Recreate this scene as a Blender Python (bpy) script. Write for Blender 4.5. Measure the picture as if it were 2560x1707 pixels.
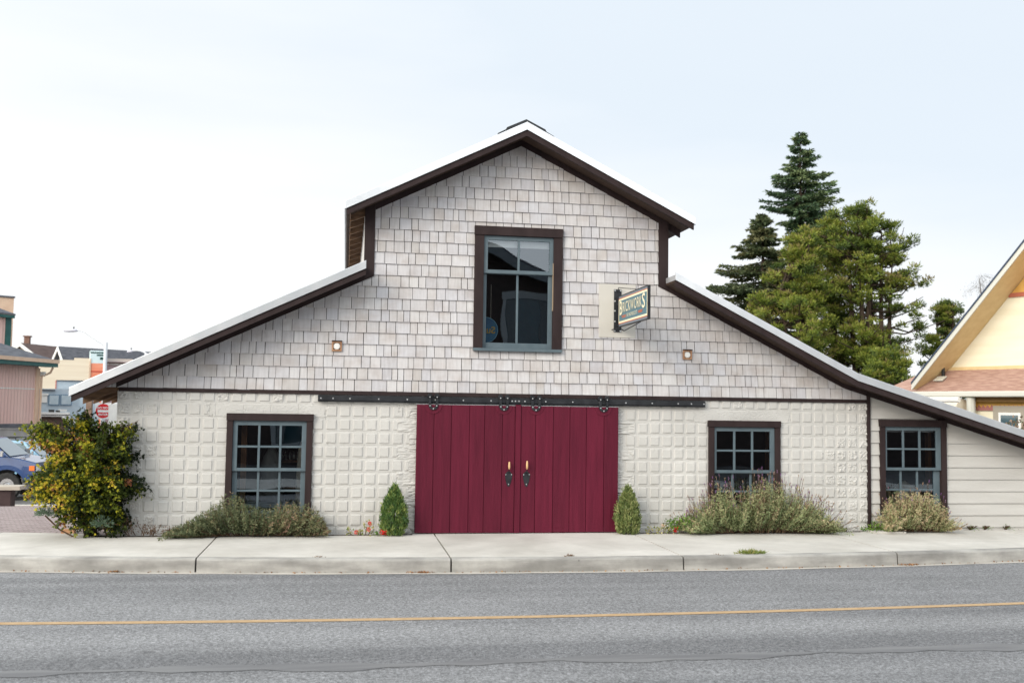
import bpy, bmesh, math, random
import numpy as np
from mathutils import Matrix, Vector
random.seed(7); RNG = np.random.default_rng(11)
for o in list(bpy.data.objects): bpy.data.objects.remove(o)
SC = bpy.context.scene; COL = SC.collection
rad = math.radians
# ------------------------------------------------------------------ camera
CAM = np.array([0.0, -15.281, 1.935]); FPX = 2483.9
ROT = np.array([[0.98628, 0.16409, -0.01685], [-0.16441, 0.98439, -0.06262], [0.01465, 0.06557, 0.99774]])
def _rot(yaw, pitch, roll):
    cy, sy = math.cos(yaw), math.sin(yaw); cp, sp = math.cos(pitch), math.sin(pitch); cr, sr = math.cos(roll), math.sin(roll)
    Rz = np.array([[cy,-sy,0],[sy,cy,0],[0,0,1]]); Rx = np.array([[1,0,0],[0,cp,-sp],[0,sp,cp]]); Ry = np.array([[cr,0,sr],[0,1,0],[-sr,0,cr]])
    return Rz @ Rx @ Ry
ROT = _rot(-0.165181, 0.0656253, -0.0146548)
cd = bpy.data.cameras.new('camera'); cam = bpy.data.objects.new('camera', cd); COL.objects.link(cam)
r_, f_, u_ = ROT[:, 0], ROT[:, 1], ROT[:, 2]
cam.matrix_world = Matrix(((r_[0], u_[0], -f_[0], CAM[0]), (r_[1], u_[1], -f_[1], CAM[1]), (r_[2], u_[2], -f_[2], CAM[2]), (0, 0, 0, 1)))
cd.sensor_width = 36; cd.lens = 34.93; cd.clip_end = 3000; cd.clip_start = 0.1
cd.dof.use_dof = True; cd.dof.focus_distance = 15.4; cd.dof.aperture_fstop = 1.8
SC.camera = cam
SC.render.resolution_x = 1024; SC.render.resolution_y = 682
# ------------------------------------------------------------------ light
ELEV = rad(26)
SUN = Vector((-0.74, -0.66, 0.0)).normalized() * math.cos(ELEV); SUN.z = math.sin(ELEV)
w = bpy.data.worlds.new('World'); SC.world = w; w.use_nodes = True
nt = w.node_tree; nt.nodes.clear(); N = nt.nodes.new; LK = nt.links.new
sky = N('ShaderNodeTexSky'); sky.sky_type = 'NISHITA'; sky.sun_disc = False
sky.sun_elevation = ELEV; sky.sun_rotation = math.atan2(SUN.x, SUN.y); sky.air_density = 1.0; sky.dust_density = 2.0
tc = N('ShaderNodeTexCoord'); nz = N('ShaderNodeTexNoise'); nz.inputs['Scale'].default_value = 1.7; nz.inputs['Detail'].default_value = 5
mp = N('ShaderNodeMapping'); mp.inputs['Scale'].default_value = (0.55, 1.0, 3.0); mp.inputs['Location'].default_value = (0.4, 0.2, 0.0)
LK(tc.outputs['Generated'], mp.inputs['Vector']); LK(mp.outputs['Vector'], nz.inputs['Vector'])
rp = N('ShaderNodeValToRGB'); rp.color_ramp.elements[0].position = 0.30; rp.color_ramp.elements[0].color = (0.93,0.93,0.93,1)
rp.color_ramp.elements[1].position = 0.62; rp.color_ramp.elements[1].color = (0.98, 0.98, 0.98, 1)
LK(nz.outputs['Fac'], rp.inputs['Fac'])
dt = N('ShaderNodeVectorMath'); dt.operation = 'DOT_PRODUCT'; dt.inputs[1].default_value = SUN
LK(tc.outputs['Generated'], dt.inputs[0])
gl = N('ShaderNodeMapRange'); gl.inputs['From Min'].default_value = -0.3; gl.inputs['From Max'].default_value = 0.95
gl.inputs['To Min'].default_value = 0.0; gl.inputs['To Max'].default_value = 1.0; gl.interpolation_type = 'SMOOTHSTEP'
LK(dt.outputs['Value'], gl.inputs['Value'])
sx = N('ShaderNodeSeparateXYZ'); LK(tc.outputs['Generated'], sx.inputs[0])
hz_ = N('ShaderNodeMath'); hz_.operation = 'MULTIPLY_ADD'; hz_.inputs[1].default_value = -2.0; hz_.inputs[2].default_value = 0.78; LK(sx.outputs['Z'], hz_.inputs[0])
lx_ = N('ShaderNodeMath'); lx_.operation = 'MULTIPLY_ADD'; lx_.inputs[1].default_value = -0.45; LK(sx.outputs['X'], lx_.inputs[0]); LK(hz_.outputs[0], lx_.inputs[2])
nn_ = N('ShaderNodeMath'); nn_.operation = 'MULTIPLY_ADD'; nn_.inputs[1].default_value = 1.1; LK(nz.outputs['Fac'], nn_.inputs[0]); LK(lx_.outputs[0], nn_.inputs[2])
veil = N('ShaderNodeValToRGB'); veil.color_ramp.elements[0].position = 0.55; veil.color_ramp.elements[0].color = (6.55, 7.2, 7.85, 1); veil.color_ramp.elements[1].position = 1.15 if False else 1.0; veil.color_ramp.elements[1].color = (8.15, 8.3, 8.45, 1)
LK(nn_.outputs[0], veil.inputs['Fac'])
cl = N('ShaderNodeMix'); cl.data_type = 'RGBA'; cl.blend_type = 'MULTIPLY'; cl.inputs[0].default_value = 1.0
wm_ = N('ShaderNodeMix'); wm_.data_type = 'RGBA'; wm_.inputs[6].default_value = (1, 1, 1, 1); wm_.inputs[7].default_value = (2.5, 2.38, 2.2, 1); LK(gl.outputs['Result'], wm_.inputs[0])
LK(veil.outputs['Color'], cl.inputs[6]); LK(wm_.outputs[2], cl.inputs[7])
mx = N('ShaderNodeMix'); mx.data_type = 'RGBA'
LK(rp.outputs['Color'], mx.inputs[0]); LK(sky.outputs['Color'], mx.inputs[6]); LK(cl.outputs[2], mx.inputs[7])
bg = N('ShaderNodeBackground'); bg.inputs['Strength'].default_value = 0.1; LK(mx.outputs[2], bg.inputs['Color'])
wo = N('ShaderNodeOutputWorld'); LK(bg.outputs[0], wo.inputs['Surface'])
sl = bpy.data.lights.new('sun', 'SUN'); sl.energy = 1.8; sl.angle = rad(28); sl.color = (1.0, 0.90, 0.76)
so = bpy.data.objects.new('sun', sl); COL.objects.link(so); so.location = (-10, -12, 20)
so.rotation_euler = (-SUN).to_track_quat('-Z', 'Y').to_euler()
vs = SC.view_settings; vs.view_transform = 'Standard'; vs.look = 'None'; vs.exposure = 0.36; vs.gamma = 1
# ------------------------------------------------------------------ helpers: where a point measured on the photo lies
def _ray(x, y): return ROT @ np.array([(x - 1280) / FPX, 1.0, -(y - 853.5) / FPX])
def at(x, y, d): return CAM + _ray(x, y) * d
def wallpt(x, y, Y=0.0):
    d = _ray(x, y); return CAM + d * ((Y - CAM[1]) / d[1])
def onplane(x, y, p, n):
    d = _ray(x, y); return CAM + d * (np.dot(np.array(p) - CAM, n) / np.dot(d, n))
# ------------------------------------------------------------------ materials
MATS = {}
def mat(name, c1, c2=None, rough=0.6, scale=4.0, stretch=(1, 1, 1), bump=0.0, bscale=None, metal=0.0, detail=5.0, spec=0.4, attr=False, trans=0.0, emit=None, lo=0.35, hi=0.65, coat=0.0):
    if name in MATS: return MATS[name]
    m = bpy.data.materials.new(name); m.use_nodes = True; t = m.node_tree; n = t.nodes; l = t.links
    b = n['Principled BSDF']; b.inputs['Roughness'].default_value = rough; b.inputs['Metallic'].default_value = metal
    b.inputs['Specular IOR Level'].default_value = spec; b.inputs['Coat Weight'].default_value = coat
    c1 = tuple(c1) + (1,); c2 = tuple(c2) + (1,) if c2 else c1
    tc = n.new('ShaderNodeTexCoord'); mp = n.new('ShaderNodeMapping'); mp.inputs['Scale'].default_value = stretch
    l.new(tc.outputs['Object'], mp.inputs['Vector'])
    nz = n.new('ShaderNodeTexNoise'); nz.inputs['Scale'].default_value = scale; nz.inputs['Detail'].default_value = detail
    l.new(mp.outputs['Vector'], nz.inputs['Vector'])
    rp = n.new('ShaderNodeValToRGB'); rp.color_ramp.elements[0].position = lo; rp.color_ramp.elements[1].position = hi
    rp.color_ramp.elements[0].color = c1; rp.color_ramp.elements[1].color = c2
    if attr:
        a = n.new('ShaderNodeAttribute'); a.attribute_name = 'tone'
        l.new(a.outputs['Fac'], rp.inputs['Fac']); rp.color_ramp.elements[0].position = 0; rp.color_ramp.elements[1].position = 1
    else: l.new(nz.outputs['Fac'], rp.inputs['Fac'])
    l.new(rp.outputs['Color'], b.inputs['Base Color'])
    if bump:
        bp = n.new('ShaderNodeBump'); bp.inputs['Strength'].default_value = bump; bp.inputs['Distance'].default_value = 0.02
        nb = nz
        if bscale:
            nb = n.new('ShaderNodeTexNoise'); nb.inputs['Scale'].default_value = bscale; nb.inputs['Detail'].default_value = 4; l.new(mp.outputs['Vector'], nb.inputs['Vector'])
        l.new(nb.outputs['Fac'], bp.inputs['Height']); l.new(bp.outputs['Normal'], b.inputs['Normal'])
    if trans:
        out = n['Material Output']; tr = n.new('ShaderNodeBsdfTranslucent'); ms = n.new('ShaderNodeMixShader'); ms.inputs[0].default_value = trans
        l.new(rp.outputs['Color'], tr.inputs['Color']); l.new(b.outputs[0], ms.inputs[1]); l.new(tr.outputs[0], ms.inputs[2]); l.new(ms.outputs[0], out.inputs['Surface'])
    if emit: b.inputs['Emission Color'].default_value = tuple(emit[:3]) + (1,); b.inputs['Emission Strength'].default_value = emit[3]
    MATS[name] = m; return m
def leafmat(name, stops, trans=0.25, rough=0.55):
    m = mat(name, stops[0][1], stops[-1][1], rough=rough, attr=True, trans=trans, spec=0.3)
    rp = [x for x in m.node_tree.nodes if x.type == 'VALTORGB'][0].color_ramp
    while len(rp.elements) > 1: rp.elements.remove(rp.elements[-1])
    rp.elements[0].position = stops[0][0]; rp.elements[0].color = tuple(stops[0][1]) + (1,)
    for p, c in stops[1:]: e = rp.elements.new(p); e.color = tuple(c) + (1,)
    return m
def glassmat(name, tint=(0.9, 0.95, 0.96), refl=1.0, wave=0.0):
    m = bpy.data.materials.new(name); m.use_nodes = True; t = m.node_tree; n = t.nodes; l = t.links; n.clear()
    out = n.new('ShaderNodeOutputMaterial'); tr = n.new('ShaderNodeBsdfTransparent'); tr.inputs[0].default_value = tuple(tint) + (1,)
    gs = n.new('ShaderNodeBsdfGlossy'); gs.inputs['Roughness'].default_value = 0.0; gs.inputs[0].default_value = (0.74, 0.86, 1, 1)
    fr = n.new('ShaderNodeFresnel'); fr.inputs['IOR'].default_value = 1.5
    mu = n.new('ShaderNodeMath'); mu.operation = 'MULTIPLY'; mu.inputs[1].default_value = 1.9 * refl; mu.use_clamp = True
    l.new(fr.outputs[0], mu.inputs[0]); ms = n.new('ShaderNodeMixShader'); l.new(mu.outputs[0], ms.inputs[0])
    l.new(tr.outputs[0], ms.inputs[1]); l.new(gs.outputs[0], ms.inputs[2]); l.new(ms.outputs[0], out.inputs['Surface'])
    if wave:
        tc = n.new('ShaderNodeTexCoord'); nz = n.new('ShaderNodeTexNoise'); nz.inputs['Scale'].default_value = 2.2; nz.inputs['Detail'].default_value = 0
        bp = n.new('ShaderNodeBump'); bp.inputs['Strength'].default_value = wave; bp.inputs['Distance'].default_value = 0.05
        l.new(tc.outputs['Object'], nz.inputs['Vector']); l.new(nz.outputs['Fac'], bp.inputs['Height']); l.new(bp.outputs['Normal'], gs.inputs['Normal'])
    MATS[name] = m; return m
# ------------------------------------------------------------------ mesh builder
OFF = {}
class MB:
    def __init__(s): s.v = []; s.f = []; s.t = []
    def poly(s, pts, tone=0.5):
        i = len(s.v); s.v += [tuple(float(c) for c in p) for p in pts]; s.f.append(tuple(range(i, i + len(pts)))); s.t.append(tone)
    def box(s, x0, x1, y0, y1, z0, z1, tone=0.5):
        if x0 > x1: x0, x1 = x1, x0
        if y0 > y1: y0, y1 = y1, y0
        if z0 > z1: z0, z1 = z1, z0
        i = len(s.v); s.v += [(x0,y0,z0),(x1,y0,z0),(x1,y1,z0),(x0,y1,z0),(x0,y0,z1),(x1,y0,z1),(x1,y1,z1),(x0,y1,z1)]
        for q in ((0,3,2,1),(4,5,6,7),(0,1,5,4),(1,2,6,5),(2,3,7,6),(3,0,4,7)): s.f.append(tuple(i + k for k in q)); s.t.append(tone)
    def prism(s, pts, ext, tone=0.5):
        i = len(s.v); n = len(pts); e = np.array(ext, float)
        s.v += [tuple(map(float, p)) for p in pts] + [tuple(np.array(p, float) + e) for p in pts]
        s.f.append(tuple(range(i, i + n))); s.f.append(tuple(range(i + 2*n - 1, i + n - 1, -1)))
        for k in range(n): s.f.append((i + (k+1) % n, i + k, i + n + k, i + n + (k+1) % n))
        s.t += [tone] * (n + 2)
    def tube(s, pts, rs, n=6, tone=0.5, cap=True):
        pts = [np.array(p, float) for p in pts]
        if not hasattr(rs, '__len__'): rs = [rs] * len(pts)
        i0 = len(s.v); ref = None
        for k, p in enumerate(pts):
            d = pts[min(k+1, len(pts)-1)] - pts[max(k-1, 0)]; d = d / (np.linalg.norm(d) + 1e-9)
            if ref is None: ref = np.array([0, 0, 1.0]) if abs(d[2]) < 0.9 else np.array([1.0, 0, 0])
            a = np.cross(d, ref); a /= np.linalg.norm(a) + 1e-9; b = np.cross(d, a); ref = -np.cross(d, a) if False else ref
            for j in range(n):
                q = 2 * math.pi * j / n; s.v.append(tuple(p + rs[k] * (math.cos(q) * a + math.sin(q) * b)))
        for k in range(len(pts) - 1):
            for j in range(n):
                s.f.append((i0 + k*n + j, i0 + k*n + (j+1) % n, i0 + (k+1)*n + (j+1) % n, i0 + (k+1)*n + j)); s.t.append(tone)
        if cap:
            s.f.append(tuple(i0 + j for j in range(n - 1, -1, -1))); e = i0 + (len(pts) - 1) * n
            s.f.append(tuple(e + j for j in range(n))); s.t += [tone, tone]
    def disc(s, c, r, axis, h, n=20, r2=None):
        c = np.array(c, float); a = np.array(axis, float); a /= np.linalg.norm(a); s.tube([c, c + a * h], [r, r if r2 is None else r2], n)
    def build(s, name, m, parent=None, smooth=False, bevel=0.0, label=None):
        return mesh_obj(name, np.array(s.v, float).reshape(-1, 3), s.f, m, parent, smooth, bevel, s.t, label)
def mesh_obj(name, v, f, m, parent=None, smooth=False, bevel=0.0, tone=None, label=None):
    v = np.asarray(v, float)
    if parent is not None: off = np.array(OFF[parent.name])
    else:
        off = np.array([(v[:,0].min() + v[:,0].max()) / 2, (v[:,1].min() + v[:,1].max()) / 2, v[:,2].min()])
    me = bpy.data.meshes.new(name); me.from_pydata((v - off).tolist(), [], f if isinstance(f, list) else f.tolist())
    if tone is not None:
        a = me.attributes.new('tone', 'FLOAT', 'FACE'); a.data.foreach_set('value', np.asarray(tone, np.float32))
    if smooth: me.polygons.foreach_set('use_smooth', [True] * len(me.polygons))
    for k in (m if isinstance(m, (list, tuple)) else [m]): me.materials.append(k)
    o = bpy.data.objects.new(name, me); COL.objects.link(o)
    if parent is not None: o.parent = parent; OFF[o.name] = tuple(off)
    else: o.location = off; OFF[o.name] = tuple(off)
    if bevel:
        b = o.modifiers.new('bevel', 'BEVEL'); b.width = bevel; b.segments = 2; b.limit_method = 'ANGLE'
    if label: o['label'] = label
    return o
def thing(name, label, cat, loc, group=None):
    o = bpy.data.objects.new(name, None); COL.objects.link(o); o.location = tuple(map(float, loc)); OFF[o.name] = tuple(map(float, loc)); o.empty_display_size = 0.2
    return tag(o, label, cat, group)
def tag(o, label, cat, group=None):
    o['label'] = label; o['category'] = cat
    if group: o['group'] = group
    return o
def structure(o): o['kind'] = 'structure'; return o
def leaves(name, C, D, L, W, tone, m, parent=None, fold=0.0):
    """many small pointed blades, one face each: base C, direction D, length L, width W"""
    C = np.asarray(C, float); n = len(C); D = np.asarray(D, float); D = D / (np.linalg.norm(D, axis=1)[:, None] + 1e-9)
    r = RNG.normal(size=(n, 3)); S = np.cross(D, r); S /= np.linalg.norm(S, axis=1)[:, None] + 1e-9
    L = np.broadcast_to(L, n)[:, None]; W = np.broadcast_to(W, n)[:, None]; Nn = np.cross(D, S)
    V = np.empty((n, 4, 3)); V[:, 0] = C; V[:, 1] = C + D * L * .45 + S * W / 2 + Nn * L * fold; V[:, 2] = C + D * L; V[:, 3] = C + D * L * .45 - S * W / 2 + Nn * L * fold
    F = np.arange(4 * n).reshape(n, 4)
    return mesh_obj(name, V.reshape(-1, 3), F, m, parent, tone=np.broadcast_to(tone, n))
def text_mb(body, size, origin, xdir, ydir, sx=1.0, depth=0.003, bold=0.0, align='LEFT', space=1.0):
    cu = bpy.data.curves.new('t', 'FONT'); cu.body = body; cu.size = size; cu.offset = bold; cu.space_character = space; cu.align_x = align; cu.resolution_u = 3; cu.extrude = depth
    o = bpy.data.objects.new('t', cu); COL.objects.link(o); dg = bpy.context.evaluated_depsgraph_get(); me = bpy.data.meshes.new_from_object(o.evaluated_get(dg))
    x = np.array(xdir, float); y = np.array(ydir, float); z = np.cross(x, y); b = MB()
    P = [np.array(origin) + x * v.co.x * sx + y * v.co.y + z * v.co.z for v in me.vertices]
    b.v = [tuple(p) for p in P]; b.f = [tuple(p.vertices) for p in me.polygons]; b.t = [0.5] * len(b.f)
    bpy.data.objects.remove(o); bpy.data.curves.remove(cu); bpy.data.meshes.remove(me); return b
def clip(poly, region):
    """2-D Sutherland-Hodgman, region convex counter-clockwise"""
    for k in range(len(region)):
        a = region[k]; b = region[(k+1) % len(region)]; out = []
        if not poly: return []
        def side(p): return (b[0]-a[0]) * (p[1]-a[1]) - (b[1]-a[1]) * (p[0]-a[0])
        for i in range(len(poly)):
            p, q = poly[i], poly[(i+1) % len(poly)]; sp, sq = side(p), side(q)
            if sp >= 0: out.append(p)
            if sp * sq < 0: t = sp / (sp - sq); out.append((p[0] + t * (q[0]-p[0]), p[1] + t * (q[1]-p[1])))
        poly = out
    return poly
# ------------------------------------------------------------------ shared materials
M_trim = mat('dark_brown_paint', (0.024,0.015,0.0155), (0.034,0.022,0.0225), rough=0.65, spec=.2, scale=6, stretch=(1,1,.3), bump=.05)
M_sash = mat('blue_grey_paint', (0.088,0.122,0.145), (0.108,0.145,0.168), rough=0.5, spec=.3, scale=5)
M_metal = mat('galvanised_trim', (0.68,0.71,0.75), (0.80,0.82,0.85), rough=0.3, metal=0.7, scale=3, stretch=(1,1,1), spec=.5)
M_roof = mat('metal_roofing', (0.55,0.57,0.60), (0.65,0.67,0.70), rough=0.4, metal=0.5)
M_soffit = mat('soffit_boards', (0.035,0.020,0.014), (0.06,0.034,0.022), rough=.8, scale=5, stretch=(.2,4,1))
M_rafter = mat('raw_rafter_wood', (0.10,0.056,0.034), (0.19,0.11,0.062), rough=.8, scale=6, stretch=(1,4,4))
M_iron = mat('black_iron', (0.013,0.0145,0.018), (0.026,0.028,0.033), rough=0.45, scale=8, spec=.35)
M_bolt = mat('zinc_bolt', (0.62,0.64,0.66), rough=.35, metal=.6)
M_conc = mat('pale_concrete', (0.475,0.455,0.42), (0.575,0.555,0.52), rough=.9, scale=1.1, bump=.12, bscale=60, spec=.2)
M_kerb = mat('kerb_concrete', (0.25,0.243,0.23), (0.43,0.418,0.395), rough=.9, scale=1.6, stretch=(.8,3,4), bump=.2, bscale=50, spec=.2)
M_soil = mat('dark_soil', (0.03,0.022,0.016), (0.07,0.05,0.035), rough=1, scale=12, bump=.6, bscale=30, spec=.1)
M_bark = mat('bark', (0.035,0.026,0.02), (0.09,0.065,0.05), rough=.95, scale=6, stretch=(1,1,.25), bump=.5, spec=.1)
M_twig = mat('brown_twig', (0.07,0.045,0.03), (0.13,0.085,0.055), rough=.9, spec=.1)
M_white = mat('white_paint', (0.72,0.72,0.70), (0.80,0.80,0.78), rough=.5)
M_dark = mat('dark_interior', (0.012,0.010,0.010), (0.03,0.022,0.018), rough=.9, scale=1.2)
G_win = glassmat('window_glass', (0.86,0.9,0.92), 1.9, 0.03)
G_car = glassmat('car_glass', (0.55,0.68,0.72), 1.3)
# ------------------------------------------------------------------ SETTING: ground, road, kerb, pavement
def gz(y):
    return float(np.interp(y, [-400, -9.2, -9.0, 0.3, 0.5, 7.5, 14, 20, 40, 900], [-.24, -.24, -.24, -.24, -.012, -.34, -.97, -1.05, -1.1, -1.4]))
def yk(x):
    if x < -7: return -2.60 + .0102 * 10.5**2 - .21 * (x + 7)
    if x > 13: return -2.60 + .0102 * 9.5**2 + .19 * (x - 13)
    return -2.60 + .0102 * (x - 3.5)**2
def yline(x):
    x2 = min(max(x, -9), 13); s = .0125 * (x2 - 2.2); return -5.28 + .0062 * (x2 - 2.2)**2 + s * (x - x2)
b = MB(); xs = [-900,-300,-120,-60,-40,-25,-15,-9,-6,-3.3,0,4,8,12,16,25,40,60,120,300,900]; ys = [-900,-300,-100,-40,-20,-9.2,0.28,0.5,2,4,7.5,10,14,17,20,30,40,60,100,200,400,900]
vi = [(x, y, gz(y)) for y in ys for x in xs]; nx = len(xs); b.v = vi
for j in range(len(ys) - 1):
    for i in range(nx - 1): b.f.append((j*nx + i, j*nx + i + 1, (j+1)*nx + i + 1, (j+1)*nx + i)); b.t.append(.5)
M_ground = mat('parking_asphalt', (0.10,0.098,0.098), (0.16,0.155,0.15), rough=.95, scale=2, bump=.2, bscale=40, spec=.2)
structure(b.build('ground', M_ground))
def spots(m, scale, r0, dark, big, amp):
    t = m.node_tree; n = t.nodes; l = t.links; pb = n['Principled BSDF']; src = pb.inputs['Base Color'].links[0].from_socket; tcn = [k for k in n if k.type == 'TEX_COORD'][0]
    vo = n.new('ShaderNodeTexVoronoi'); vo.inputs['Scale'].default_value = scale; l.new(tcn.outputs['Object'], vo.inputs['Vector'])
    r = n.new('ShaderNodeMapRange'); r.inputs['From Min'].default_value = r0 * .6; r.inputs['From Max'].default_value = r0; r.inputs['To Min'].default_value = dark; r.inputs['To Max'].default_value = 1; l.new(vo.outputs['Distance'], r.inputs['Value'])
    nb = n.new('ShaderNodeTexNoise'); nb.inputs['Scale'].default_value = big; nb.inputs['Detail'].default_value = 7; nb.inputs['Roughness'].default_value = .65; l.new(tcn.outputs['Object'], nb.inputs['Vector'])
    r2 = n.new('ShaderNodeMapRange'); r2.inputs['From Min'].default_value = .3; r2.inputs['From Max'].default_value = .7; r2.inputs['To Min'].default_value = 1 - amp; r2.inputs['To Max'].default_value = 1 + amp; l.new(nb.outputs['Fac'], r2.inputs['Value'])
    mu = n.new('ShaderNodeMath'); mu.operation = 'MULTIPLY'; l.new(r.outputs[0], mu.inputs[0]); l.new(r2.outputs[0], mu.inputs[1])
    mm = n.new('ShaderNodeMix'); mm.data_type = 'RGBA'; mm.blend_type = 'MULTIPLY'; mm.inputs[0].default_value = 1; l.new(src, mm.inputs[6]); l.new(mu.outputs[0], mm.inputs[7]); l.new(mm.outputs[2], pb.inputs['Base Color'])
spots(M_conc, 1.7, .022, .62, 2.4, .09); spots(M_kerb, 2.6, .04, .6, 3.5, .16)
# asphalt road: aggregate speckle, worn wheel lanes along the road
ma = mat('road_asphalt', (0.147,0.149,0.156), (0.222,0.224,0.231), rough=.85, scale=.6, stretch=(.05,1.5,1), spec=.35, lo=.40, hi=.60)
t = ma.node_tree; n = t.nodes; l = t.links; pb = n['Principled BSDF']; rp0 = [k for k in n if k.type == 'VALTORGB'][0]
tcn = [k for k in n if k.type == 'TEX_COORD'][0]
v1 = n.new('ShaderNodeTexVoronoi'); v1.inputs['Scale'].default_value = 85; l.new(tcn.outputs['Object'], v1.inputs['Vector'])
n2 = n.new('ShaderNodeTexNoise'); n2.inputs['Scale'].default_value = 24; n2.inputs['Detail'].default_value = 6; l.new(tcn.outputs['Object'], n2.inputs['Vector'])
bw = n.new('ShaderNodeSeparateColor'); l.new(v1.outputs['Color'], bw.inputs[0])
r1 = n.new('ShaderNodeMapRange'); r1.inputs['To Min'].default_value = .55; r1.inputs['To Max'].default_value = 1.5; l.new(bw.outputs[0], r1.inputs['Value'])
r2 = n.new('ShaderNodeMapRange'); r2.inputs['From Min'].default_value = .3; r2.inputs['From Max'].default_value = .7; r2.inputs['To Min'].default_value = .72; r2.inputs['To Max'].default_value = 1.28; l.new(n2.outputs['Fac'], r2.inputs['Value'])
m1 = n.new('ShaderNodeMath'); m1.operation = 'MULTIPLY'; l.new(r1.outputs[0], m1.inputs[0]); l.new(r2.outputs[0], m1.inputs[1])
mm = n.new('ShaderNodeMix'); mm.data_type = 'RGBA'; mm.blend_type = 'MULTIPLY'; mm.inputs[0].default_value = 1; l.new(rp0.outputs[0], mm.inputs[6]); l.new(m1.outputs[0], mm.inputs[7])
l.new(mm.outputs[2], pb.inputs['Base Color'])
bp = n.new('ShaderNodeBump'); bp.inputs['Strength'].default_value = .55; bp.inputs['Distance'].default_value = .006; l.new(v1.outputs['Distance'], bp.inputs['Height']); l.new(bp.outputs[0], pb.inputs['Normal'])
spots(ma, .55, .05, .72, .9, .10)
def strip(name, m, f0, f1, z, x0=-70, x1=80, step=.5, sub=1):
    b = MB(); X = np.arange(x0, x1 + step, step)
    for k in range(len(X) - 1): b.poly([(X[k], f0(X[k]), z), (X[k+1], f0(X[k+1]), z), (X[k+1], f1(X[k+1]), z), (X[k], f1(X[k]), z)])
    return structure(b.build(name, m))
strip('road', ma, lambda x: yline(x) - 3.4, lambda x: yk(x) - .06, -.174)
M_seam = mat('tar_seam', (0.128,0.129,0.136), (0.185,0.186,0.190), rough=.7, scale=2.5, stretch=(.3,3,1), bump=.15, bscale=40, spec=.4)
rs = np.random.default_rng(5); ph = rs.uniform(0, 6, 6)
def wob(x, k): return .03 * math.sin(x * 2.1 + ph[k]) + .02 * math.sin(x * 5.3 + ph[k+1]) + .012 * math.sin(x * 13 + ph[k+2])
strip('road_seam', M_seam, lambda x: -7.09 + .006 * (x - 2)**2 * .6 + 1.6 * wob(x, 0), lambda x: -6.92 + .006 * (x - 2)**2 * .6 + 1.3 * wob(x, 2), -.170, -14, 18, .12)
M_yel = mat('worn_yellow_paint', (0.38,0.25,0.13), (0.48,0.34,0.20), rough=.8, scale=14, stretch=(.6,2,1), bump=.2, bscale=60)
strip('road_line', M_yel, lambda x: yline(x) - .056, lambda x: yline(x) + .056, -.1695)
M_gut = mat('gutter_concrete', (0.38,0.355,0.32), (0.50,0.47,0.425), rough=.9, scale=2, stretch=(.5,3,1), bump=.2, bscale=50)
strip('gutter', M_gut, lambda x: yk(x) - .125 + .012 * math.sin(x * 3.1) + .006 * math.sin(x * 11), lambda x: yk(x) + .03, -.169, step=.2)
def yb(x): return float(np.interp(x, [-30, -6, -3.75, -3.45, 1.05, 1.051, 4.3, 4.301, 8.25, 8.4, 14, 30], [2.0, .62, .22, -.2, -.2, -.075, -.075, -.21, -.21, -.12, .1, .5]))
J = [-26,-23,-20,-17,-14,-11.1,-8.0,-4.9,-1.78,1.38,4.45,7.6,10.85,14,17,20,23,26,29,32]
sw = MB(); kb = MB()
for a, c in zip(J[:-1], J[1:]):
    a2, c2 = a + .011, c - .011; X = np.unique(np.concatenate([np.linspace(a2, c2, 16), [x for x in (-3.75, -3.45, 1.05, 1.051, 4.3, 4.301, 8.25, 8.4) if a2 < x < c2]]))
    for mbld, prof in ((sw, lambda x: [(yb(x), -.2), (yb(x), -.004), (yb(x) - .006, 0), (yk(x) + .170, 0), (yk(x) + .164, -.006), (yk(x) + .164, -.2)]),
                       (kb, lambda x: [(yk(x) + .158, -.2), (yk(x) + .158, -.006), (yk(x) + .152, 0), (yk(x) + .04, -.002), (yk(x) + .015, -.010), (yk(x) + .003, -.028), (yk(x), -.05), (yk(x) - .012, -.2)])):
        P = [prof(x) for x in X]; i0 = len(mbld.v); np_ = len(P[0])
        for x, pr in zip(X, P): mbld.v += [(x, p[0], p[1]) for p in pr]
        for i in range(len(X) - 1):
            for k in range(np_ - 1): mbld.f.append((i0 + i*np_ + k, i0 + (i+1)*np_ + k, i0 + (i+1)*np_ + k+1, i0 + i*np_ + k+1)); mbld.t.append(.5)
        for i in (0, len(X) - 1): mbld.f.append(tuple(i0 + i*np_ + k for k in range(np_))); mbld.t.append(.5)
structure(sw.build('sidewalk', M_conc)); structure(kb.build('kerb', M_kerb))
strip('footway_far', M_conc, lambda x: yline(x) - 6.0, lambda x: yline(x) - 3.5, -.03)
strip('kerb_far', M_kerb, lambda x: yline(x) - 3.5, lambda x: yline(x) - 3.38, -.03)
b = MB(); b.box(-3.5, 12, -.2, .3, -.23, -.012); structure(b.build('planting_bed', M_soil))
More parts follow.
